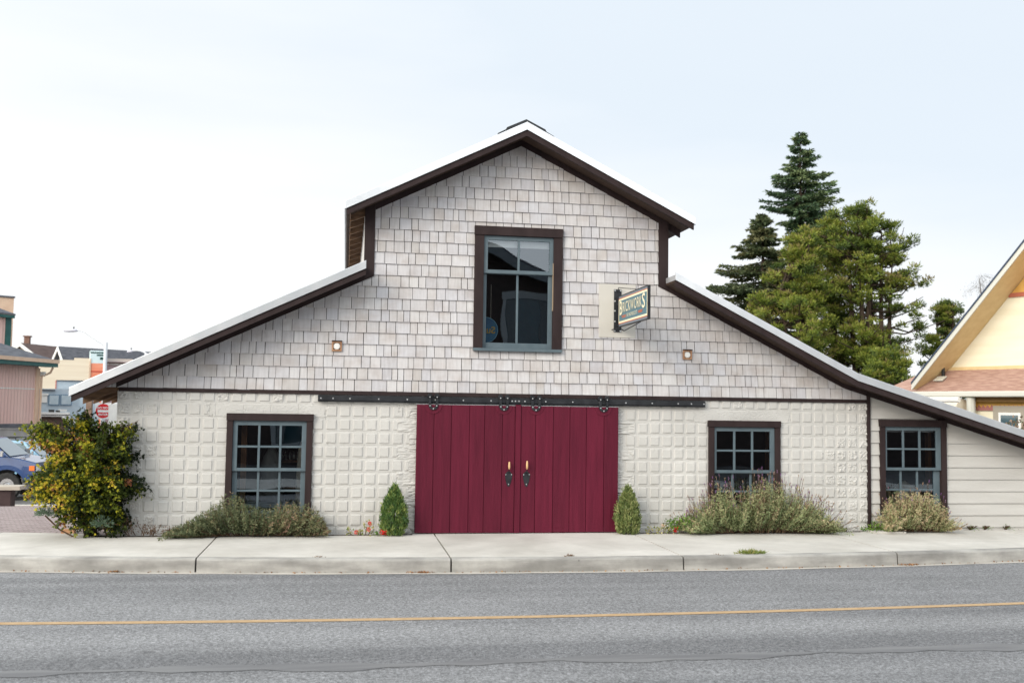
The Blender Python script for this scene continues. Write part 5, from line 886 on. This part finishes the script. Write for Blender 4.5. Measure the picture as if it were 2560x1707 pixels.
# ------------------------------------------------------------------ background right: trees and yellow house
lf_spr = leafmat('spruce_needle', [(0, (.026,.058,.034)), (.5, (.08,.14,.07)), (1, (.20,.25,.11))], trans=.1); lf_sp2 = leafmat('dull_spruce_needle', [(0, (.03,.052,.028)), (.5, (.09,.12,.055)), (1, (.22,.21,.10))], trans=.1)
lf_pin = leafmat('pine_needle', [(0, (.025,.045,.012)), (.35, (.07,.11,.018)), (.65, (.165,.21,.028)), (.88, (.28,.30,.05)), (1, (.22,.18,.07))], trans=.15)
def spruce(label, px, py_top, d, prof, leafm, nb, seed, droop=.15, z0=-1.1, trunkpx=None):
    r = np.random.default_rng(seed); tp = at(px, py_top, d); bx, by = tp[0], tp[1]; H = tp[2]; k = d / FPX
    t_ = thing('spruce_tree', label, 'tree', (bx, by, z0), 'conifers behind the barn'); b = MB(); b.tube([(bx, by, z0), (bx, by, z0 + (H - z0) * .5), (bx, by, H)], [.32, .2, .02], 8)
    C, D, T = [], [], []
    for i in range(nb):
        f = r.beta(1.0, 1.3) if i > 12 else i / 13; z = H - f * (H - z0 - 2.0) * .98 - .1; py = py_top + (H - z) / k; a = r.uniform(0, 2 * math.pi)
        lw = float(np.interp(py, prof[0], prof[1])) * k; rw = float(np.interp(py, prof[0], prof[2])) * k; R_ = (rw if math.cos(a) > 0 else lw) * r.choice([.55, .8, .95, 1.08, 1.22]) * r.uniform(.9, 1.1); R_ = max(R_, .06)
        dx, dy = math.cos(a), math.sin(a); tipz = z - droop * R_ + .12 * R_ * r.uniform(0, 1); p0 = np.array([bx, by, z]); p2 = np.array([bx + R_ * dx, by + R_ * dy, tipz]); p1 = (p0 + p2) / 2 + np.array([0, 0, -.05 * R_])
        b.tube([p0, p1, p2], [.05, .035, .012], 4, cap=False); m_ = int(34 + 105 * R_); q = r.uniform(.12, 1.02, m_)[:, None]; A = (1-q)**2 * p0 + 2*q*(1-q) * p1 + q*q * p2
        side = np.array([-dy, dx, 0]); w_ = r.uniform(-1, 1, m_)[:, None] * (.35 * R_ * (1.05 - q) + .12); dirv = np.array([dx, dy, -.15]) * .7 + side * np.sign(w_) * .7 + r.normal(size=(m_, 3)) * .3
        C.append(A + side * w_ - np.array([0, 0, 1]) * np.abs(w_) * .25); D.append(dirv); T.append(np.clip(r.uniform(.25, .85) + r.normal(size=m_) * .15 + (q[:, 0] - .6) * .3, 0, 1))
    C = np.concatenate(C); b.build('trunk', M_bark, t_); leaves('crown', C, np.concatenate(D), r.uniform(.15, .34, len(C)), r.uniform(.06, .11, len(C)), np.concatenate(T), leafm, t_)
s_ = 1.0884
def pr(rows): return ([y * s_ for y, _, _ in rows], [l_ * s_ for _, l_, _ in rows], [r_ * s_ for _, _, r_ in rows])
spruce('tallest blue-green spruce rising behind the barn roof', 1838*s_, 303*s_, 66, pr([(303,3,3),(330,18,20),(360,24,34),(385,40,46),(405,48,60),(430,68,72),(460,64,66),(482,68,70),(500,50,62),(520,34,88),(545,30,60),(580,34,36),(620,36,40),(800,40,40)]), lf_spr, 380, 1, droop=.0)
spruce('shorter dull green spruce left of the tallest one', 1752*s_, 490*s_, 63, pr([(490,6,6),(520,28,22),(560,50,40),(600,74,52),(640,94,58),(660,120,60),(700,100,60),(760,110,70),(900,110,80)]), lf_sp2, 310, 2, droop=.12)
def pine(label, px, py_top, d, prof, nb, seed, trunks, z0=-1.1, warm=0.0, clump=.55):
    """open pine: bare limbs carrying separate needle clumps"""
    r = np.random.default_rng(seed); tp = at(px, py_top, d); bx, by, H = tp; k = d / FPX; t_ = thing('pine_tree', label, 'tree', (bx, by, z0), 'conifers behind the barn'); b = MB(); TR = []
    for (dx, top) in trunks:
        x_ = bx + dx * k; z_ = H - top * k; mid = np.array([bx + dx * k * .6, by + r.normal() * .3, z0 + (z_ - z0) * .5]); P = [np.array([bx + dx * k * .25, by, z0]), mid, np.array([x_, by + r.normal() * .4, z_])]; b.tube(P, [.26, .17, .04], 7); TR.append(P)
    C, D, T = [], [], []
    for i in range(nb):
        z = H - (r.beta(1.0, 1.15) * (H - z0 - 1.2)) * .97 - .15; py = py_top + (H - z) / k; lw = float(np.interp(py, prof[0], prof[1])) * k; rw = float(np.interp(py, prof[0], prof[2])) * k
        side = 1 if r.random() < rw / (lw + rw + 1e-6) else -1; a = r.uniform(-math.pi / 2, math.pi / 2); R_ = (rw if side > 0 else lw) * r.uniform(.30, 1.16) ; ex = side * math.cos(a) * R_; ey = math.sin(a) * R_ * .8
        P = TR[int(r.integers(len(TR)))]; f = min(1, max(0, (z - .6 - z0) / max(.5, P[2][2] - z0))); st = P[0] + (P[1] - P[0]) * min(1, f * 2) if f < .5 else P[1] + (P[2] - P[1]) * (f * 2 - 1); st = st.copy(); st[2] = min(st[2], z)
        e_ = np.array([bx + ex, by + ey, z]); mid = (st + e_) / 2 + np.array([0, 0, -.12 * R_]); b.tube([st, mid, e_], [.07, .045, .018], 4, cap=False); tn = np.clip(.48 + warm + r.normal() * .2, .05, 1)
        for c in range(int(r.integers(2, 5))):
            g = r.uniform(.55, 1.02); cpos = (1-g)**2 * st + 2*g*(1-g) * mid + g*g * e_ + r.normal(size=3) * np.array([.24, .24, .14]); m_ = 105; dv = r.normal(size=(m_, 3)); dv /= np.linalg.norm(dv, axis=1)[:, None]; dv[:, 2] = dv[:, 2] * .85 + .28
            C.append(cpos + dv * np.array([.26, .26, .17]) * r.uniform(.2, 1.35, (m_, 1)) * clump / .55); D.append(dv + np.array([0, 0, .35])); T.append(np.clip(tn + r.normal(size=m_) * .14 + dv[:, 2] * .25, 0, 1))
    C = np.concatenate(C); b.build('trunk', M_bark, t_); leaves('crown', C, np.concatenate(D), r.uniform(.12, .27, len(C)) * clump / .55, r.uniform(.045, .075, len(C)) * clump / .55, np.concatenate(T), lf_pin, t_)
pine('yellow-green pine in front of the tallest spruce', 1850*s_, 528*s_, 58, pr([(528,8,10),(560,36,34),(590,50,42),(620,74,46),(660,96,52),(700,126,62),(740,165,72),(800,185,82),(900,195,92)]), 225, 3, [(-10, 20), (20, 60), (-70, 160), (-40, 90)], warm=.10)
pine('broad round-topped pine nearest the yellow house', 1990*s_, 470*s_, 60, pr([(470,12,8),(490,66,44),(520,100,78),(560,112,100),(600,116,130),(640,112,152),(690,104,164),(730,100,168),(760,110,125),(800,120,90),(860,130,90),(950,130,90)]), 225, 4, [(0, 10), (-45, 60), (40, 70), (-25, 40), (70, 150), (20, 40)])
pine('slim leaning pine squeezed between the two broad pines', 1912*s_, 505*s_, 62, pr([(505,8,8),(540,36,26),(580,46,40),(640,56,50),(700,64,60),(780,80,70),(900,90,90)]), 120, 9, [(0, 10), (-14, 60)], warm=.04)
pine('small dark pine between the broad pine and the yellow house', 2178*s_, 690*s_, 64, pr([(690,8,8),(720,26,26),(760,48,36),(800,60,50),(860,70,60),(950,80,60)]), 130, 5, [(0, 10), (-30, 40)], warm=-.05, clump=.5)
pine('bright low green pine shrub just above the roof kink', 2040*s_, 800*s_, 50, pr([(800,10,10),(830,50,40),(870,80,60),(950,90,70)]), 110, 6, [(0, 10), (20, 20)], clump=.45, warm=-.04)
# far bare birch
tp = at(2250*s_, 640*s_, 85); bt = thing('bare_tree', 'wispy bare birch top beyond the yellow house roof', 'tree', (tp[0], tp[1], -1)); b = MB(); b.tube([(tp[0] + 1, tp[1], -1), (tp[0] + .5, tp[1], 8), tuple(tp)], [.2, .1, .03], 6); b.build('trunk', M_bark, bt); b = MB(); C, D = [], []
for k in range(60): z = tp[2] - abs(RNG.normal()) * 1.6; x = tp[0] + RNG.normal() * .75 + .2; e_ = np.array([x, tp[1] + RNG.normal() * .6, z]); b.tube([(tp[0] + (x - tp[0]) * .3, tp[1], z + .5), e_, e_ + np.array([.08, 0, -RNG.uniform(.4, 1.0)])], [.014, .010, .005], 3, cap=False); C.append(e_ + RNG.normal(size=(6, 3)) * .2); D.append(rdirs(6) + np.array([0, 0, -1]))
b.build('twig', mat('grey_twig', (.30,.30,.31), (.40,.40,.41), rough=.9), bt); C = np.concatenate(C); leaves('foliage', C, np.concatenate(D), .12, .06, .3, leafmat('grey_bud', [(0, (.3,.31,.31)), (1, (.4,.4,.4))]), bt)
# yellow house: wall turned towards the street corner
yo = at(2420, 960, 34); phi = rad(-68); wd_ = np.array([math.cos(phi), math.sin(phi), 0]); wn = np.array([math.sin(phi), -math.cos(phi), 0.0])
yw = lambda x, y, o=0.0: onplane(x, y, yo + wn * o, wn)
yh = thing('yellow_house', 'yellow gabled house with salmon shingled skirt roof at right', 'house', (yo[0], yo[1], -1.1))
M_yc = mat('pale_yellow_siding', (.79,.74,.57), (.83,.79,.63), rough=.6, scale=.8, stretch=(.5,.5,6)); M_yo = mat('ochre_shingle', (.60,.34,.08), (.68,.40,.11), rough=.7, scale=3); M_sal = mat('salmon_roof_shingle', (.28,.165,.13), (.40,.26,.21), rough=.9, scale=3.0, stretch=(1,1,9), bump=.3, bscale=7, detail=3); M_och = mat('tan_soffit', (.62,.46,.24), (.68,.52,.28), rough=.7); M_gutter = mat('pale_gutter', (.54,.54,.49), rough=.5)
t = M_yc.node_tree; n = t.nodes; l = t.links; wv_ = n.new('ShaderNodeTexWave'); wv_.bands_direction = 'Z'; wv_.wave_profile = 'SAW'; wv_.inputs['Scale'].default_value = 2.2; tcn = [k for k in n if k.type == 'TEX_COORD'][0]; l.new(tcn.outputs['Object'], wv_.inputs['Vector']); bp = n.new('ShaderNodeBump'); bp.inputs['Strength'].default_value = .5; bp.inputs['Distance'].default_value = .02; l.new(wv_.outputs['Fac'], bp.inputs['Height']); l.new(bp.outputs[0], n['Principled BSDF'].inputs['Normal'])
# gable wall: left rake measured, mirrored about an apex out of frame
cA = yw(2360, 928); ov = 1.15; rk1 = yw(2290, 961, ov) - wn * ov; rk2 = yw(2560, 622, ov) - wn * ov; sl_ = (rk2[2] - rk1[2]) / np.dot(rk2 - rk1, wd_); hwid = 8.0; apex = rk1 + wd_ * hwid; apex[2] = rk1[2] + sl_ * hwid; zc = cA[2]
def Q(s, z, o=0.0): p = rk1 + wd_ * s + wn * o; return (p[0], p[1], z)
zg0 = rk1[2]; zap = apex[2]
b = MB(); s0 = (zc - zg0) / sl_
b.prism([Q(s0, zc - .4), Q(2*hwid - s0, zc - .4), Q(2*hwid - s0, zc), Q(hwid, zap - .01), Q(s0, zc)], tuple(-wn * 9)); b.build('gable_wall', M_yc, yh)
zpk = yw(2560, 730)[2]; sp_ = (zpk - zg0) / sl_ + .02; b = MB(); b.prism([Q(sp_, zpk, .03), Q(2*hwid - sp_, zpk, .03), Q(hwid, zap - .03, .03)], tuple(-wn * .028)); b.build('gable_peak', M_yo, yh); b = MB(); b.prism([Q(sp_ - .1, zpk - .14, .05), Q(2*hwid - sp_, zpk - .14, .05), Q(2*hwid - sp_, zpk - .001, .05), Q(sp_ - .1, zpk - .001, .05)], tuple(-wn * .048)); b.build('gable_band', mat('rust_band', (.42,.13,.08), rough=.7), yh)
ov = 1.15
for sg_, a_, c_ in ((-1, 0, hwid), (1, 2*hwid, hwid)):
    e0 = -.15 if sg_ < 0 else 2*hwid + .15; ze0 = zg0 - sl_ * .15
    b = MB(); b.prism([Q(e0, ze0, ov), Q(hwid, zap, ov), Q(hwid, zap + .16, ov), Q(e0, ze0 + .16, ov)], tuple(-wn * (9 + ov))); rf = b.build('roof', M_och, yh)
    b = MB(); b.prism([Q(e0, ze0 - .03, ov + .05), Q(hwid, zap - .03, ov + .05), Q(hwid, zap + .17, ov + .05), Q(e0, ze0 + .17, ov + .05)], tuple(-wn * .049)); b.build('barge_board', M_gutter, rf)
    b = MB(); b.prism([Q(e0, ze0 + .172, ov + .08), Q(hwid, zap + .172, ov + .08), Q(hwid, zap + .24, ov + .08), Q(e0, ze0 + .24, ov + .08)], tuple(-wn * 9.5)); b.build('roof_shingles', mat('blue_black_shingle', (.03,.045,.08), (.05,.07,.11), rough=.8, scale=4), rf)
# skirt roof, gutter, lower wall
eo = 1.0; zg = yw(2560, 984, eo)[2]; zt_ = yw(2420, 930)[2]; b = MB(); b.prism([Q(-1.6, zg, eo), Q(2*hwid + 1.6, zg, eo), Q(2*hwid + .3, zt_, .02), Q(-.3, zt_, .02)], (0, 0, .10)); b.prism([Q(-1.6, zg, eo - .01), Q(-.3, zt_, .01), Q(-.3, zt_, -6), Q(-1.6, zg, -6)], (0, 0, .099)); b.build('skirt_roof', M_sal, yh)
b = MB(); b.prism([Q(-1.65, zg - .1, eo + .12), Q(2*hwid + 1.6, zg - .1, eo + .12), Q(2*hwid + 1.6, zg + .09, eo + .12), Q(-1.65, zg + .09, eo + .12)], tuple(-wn * .118)); b.build('gutter', M_gutter, yh, bevel=.04)
sw0 = float(np.dot(yw(2436, 1040, .5) - rk1, wd_)); b = MB(); b.prism([Q(sw0, -1.1, .5), Q(2*hwid - .5, -1.1, .5), Q(2*hwid - .5, zg - .02, .5), Q(sw0, zg - .02, .5)], tuple(-wn * 8)); b.build('lower_wall', M_yc, yh)
zb1 = yw(2480, 1006, .5)[2]; zb2 = yw(2480, 1020, .5)[2]; zb3 = yw(2480, 1026, .5)[2]
b = MB(); b.prism([Q(sw0, zb2, .54), Q(2*hwid - .6, zb2, .54), Q(2*hwid - .6, zg - .03, .54), Q(sw0, zg - .03, .54)], tuple(-wn * .038)); b.build('shingle_band', M_yo, yh); b = MB(); b.prism([Q(sw0, zb3, .56), Q(2*hwid - .6, zb3, .56), Q(2*hwid - .6, zb2, .56), Q(sw0, zb2, .56)], tuple(-wn * .058))
k0 = sw0
while k0 < 2*hwid - 1: b.prism([Q(k0, zb2 + .001, .56), Q(k0 + .14, zb2 + .001, .56), Q(k0 + .05, zb2 + .11, .56)], tuple(-wn * .02)); k0 += .15
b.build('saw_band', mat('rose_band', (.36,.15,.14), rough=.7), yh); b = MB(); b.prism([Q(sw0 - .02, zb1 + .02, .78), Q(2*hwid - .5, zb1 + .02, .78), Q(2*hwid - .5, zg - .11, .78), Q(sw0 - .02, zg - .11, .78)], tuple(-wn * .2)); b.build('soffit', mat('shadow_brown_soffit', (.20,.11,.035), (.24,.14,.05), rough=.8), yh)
w0 = yw(2484, 1020, .58); s_w = float(np.dot(w0 - rk1, wd_)); zw1 = yw(2490, 1014, .58)[2]; zw0 = zw1 - 1.5
b = MB(); b.prism([Q(s_w, zw0, .62), Q(s_w + 1.15, zw0, .62), Q(s_w + 1.15, zw1, .62), Q(s_w, zw1, .62)], tuple(-wn * .06)); yf_ = b.build('window', mat('taupe_trim', (.33,.30,.25), rough=.6), yh); b = MB(); b.prism([Q(s_w + .2, zw0 + .1, .64), Q(s_w + .95, zw0 + .1, .64), Q(s_w + .95, zw1 - .22, .64), Q(s_w + .2, zw1 - .22, .64)], tuple(-wn * .02)); b.build('frame', M_white, yf_); b = MB(); b.prism([Q(s_w + .28, zw0 + .18, .65), Q(s_w + .87, zw0 + .18, .65), Q(s_w + .87, zw1 - .3, .65), Q(s_w + .28, zw1 - .3, .65)], tuple(-wn * .009)); b.build('pane', MATS['car_dark_glass'], yf_)
pp = yw(2428, 1040, .9); b = MB(); b.tube([(pp[0], pp[1], -1.1), (pp[0], pp[1], zg - .12)], .14, 10); b.build('porch_post', M_gutter, yh); b = MB(); v0 = yw(2358, 938, .35); b.tube([v0 - np.array([0, 0, .1]), v0 + np.array([0, 0, .3])], .06, 8); b.build('vent_pipe', MATS['black_plastic'], yh); b = MB(); b.prism([v0 + wd_ * -.18 + wn * .05 - np.array([0, 0, .06]), v0 + wd_ * .18 + wn * .05 - np.array([0, 0, .06]), v0 + wd_ * .18 + wn * .3 - np.array([0, 0, .2]), v0 + wd_ * -.18 + wn * .3 - np.array([0, 0, .2])], (0, 0, .03)); b.build('vent_flashing', M_gutter, yh); b = MB(); b.prism([Q(s0, zc - .02, .06), Q(2*hwid - s0, zc - .02, .06), Q(2*hwid - s0, zc + .13, .06), Q(s0, zc + .13, .06)], tuple(-wn * .055)); b.build('skirt_trim', M_och, yh); b = MB(); h0 = yw(2385, 1028, .9); b.tube([h0 - wd_ * .75, h0 + wd_ * .35], .42, 20); b.build('barrel_hood', M_cream, yh)
b = MB(); q0 = yw(2398, 999, 1.9); b.tube([q0 - wd_ * 2.4, q0], .09, 8); b.build('awning_tube', M_white, yh)
# pinkish shrub at the right edge
cb = at(2545, 1075, 27); sb = thing('pink_shrub', 'pinkish brown shrub in front of the yellow house at the photo right edge', 'shrub', (cb[0], cb[1], -1)); n_ = 1500; d_ = rdirs(n_); C = cb + d_ * RNG.uniform(.3, 1, (n_, 1)) * np.array([.62, .6, .75]) + np.array([.15, 0, -.35]); leaves('foliage', C, rdirs(n_), .09, .06, RNG.random(n_), leafmat('pink_brown_leaf', [(0, (.05,.08,.03)), (.35, (.16,.12,.08)), (.7, (.32,.22,.17)), (1, (.46,.34,.26))]), sb); b = MB(); b.tube([(cb[0] + .1, cb[1], -1), (cb[0] + .15, cb[1], cb[2])], [.08, .03], 6); b.build('trunk', M_bark, sb)
# ------------------------------------------------------------------ across the road, behind the camera: seen only mirrored in the panes
M_dk = mat('dark_shingle_siding', (.055,.04,.036), (.085,.062,.055), rough=.85, scale=2, stretch=(1,1,5)); rh = thing('gabled_house', 'dark shingled gabled house across the road, mirrored in the upper window', 'house', (1, -24, -.24)); yy0 = -20.5; ax_, az_ = .6, 9.6; eL, eR, ez_ = -8.4, 9.6, 5.6
b = MB(); b.prism([(eL, yy0, -.24), (eR, yy0, -.24), (eR, yy0, ez_), (ax_, yy0, az_ - .1), (eL, yy0, ez_)], (0, -9, 0)); b.build('wall', M_dk, rh)
b = MB()
for ex_ in (eL - .6, eR + .6): zz_ = ez_ - .6 * .42; b.prism([(ax_, yy0 + .6, az_), (ex_, yy0 + .6, zz_), (ex_, yy0 + .6, zz_ + .18), (ax_, yy0 + .6, az_ + .18)], (0, -10, 0))
rf = b.build('roof', M_slate, rh); b = MB()
for ex_ in (eL - .6, eR + .6): zz_ = ez_ - .6 * .42; b.prism([(ax_, yy0 + .62, az_ - .22), (ex_, yy0 + .62, zz_ - .22), (ex_, yy0 + .62, zz_ + .1), (ax_, yy0 + .62, az_ + .1)], (0, .03, 0))
b.build('barge_board', mat('grey_barge', (.22,.24,.25), rough=.6), rf)
for (x0, x1, z0, z1) in ((5.75, 7.35, 4.1, 5.85), (-5.2, -3.6, 4.1, 5.85), (-2.4, -1.0, .6, 2.3), (2.6, 4.2, .6, 2.3)):
    b = MB(); b.box(x0 - .16, x0, yy0 + .002, yy0 + .07, z0 - .16, z1); b.box(x1, x1 + .16, yy0 + .002, yy0 + .07, z0 - .16, z1); b.box(x0 - .22, x1 + .22, yy0 + .002, yy0 + .09, z1 + .001, z1 + .24); b.box(x0, x1, yy0 + .002, yy0 + .07, z0 - .16, z0); wn_ = b.build('window', mat('grey_white_trim', (.45,.47,.47), rough=.6), rh)
    b = MB(); b.box(x0, x1, yy0 + .003, yy0 + .012, z0, z1); b.build('pane', MATS['car_dark_glass'], wn_); b = MB()
    for s_, xe in ((1, x0), (-1, x1)): b.prism([(xe + s_ * .03, yy0 + .02, z0 + .03), (xe + s_ * .3, yy0 + .02, z0 + .03), (xe + s_ * .42, yy0 + .02, z1 - .05), (xe + s_ * .03, yy0 + .02, z1 - .05)], (0, .01, 0))
    b.build('curtain', mat('white_curtain', (.20,.215,.22), rough=.9), wn_)
g2 = thing('added_dark_block', 'long dark boarded block added across the road to darken the right hand windows', 'added_dark_block', (18, -23, -.24)); b = MB(); b.prism([(11.2, -20.2, -.24), (30, -20.2, -.24), (30, -20.2, 4.3), (11.2, -20.2, 4.3)], (0, -8, 0)); b.build('wall', M_dk, g2); b = MB(); b.prism([(10.8, -19.7, 4.301), (30.4, -19.7, 4.301), (30.4, -24.2, 6.2), (10.8, -24.2, 6.2)], (0, 0, .15)); b.build('roof', M_slate, g2)  # added building mass, put here to darken reflections in the right hand windows
b = MB(); b.box(.0, 1.1, yy0 + .002, yy0 + .05, -.2, 2.0); b.build('door', M_white, rh)
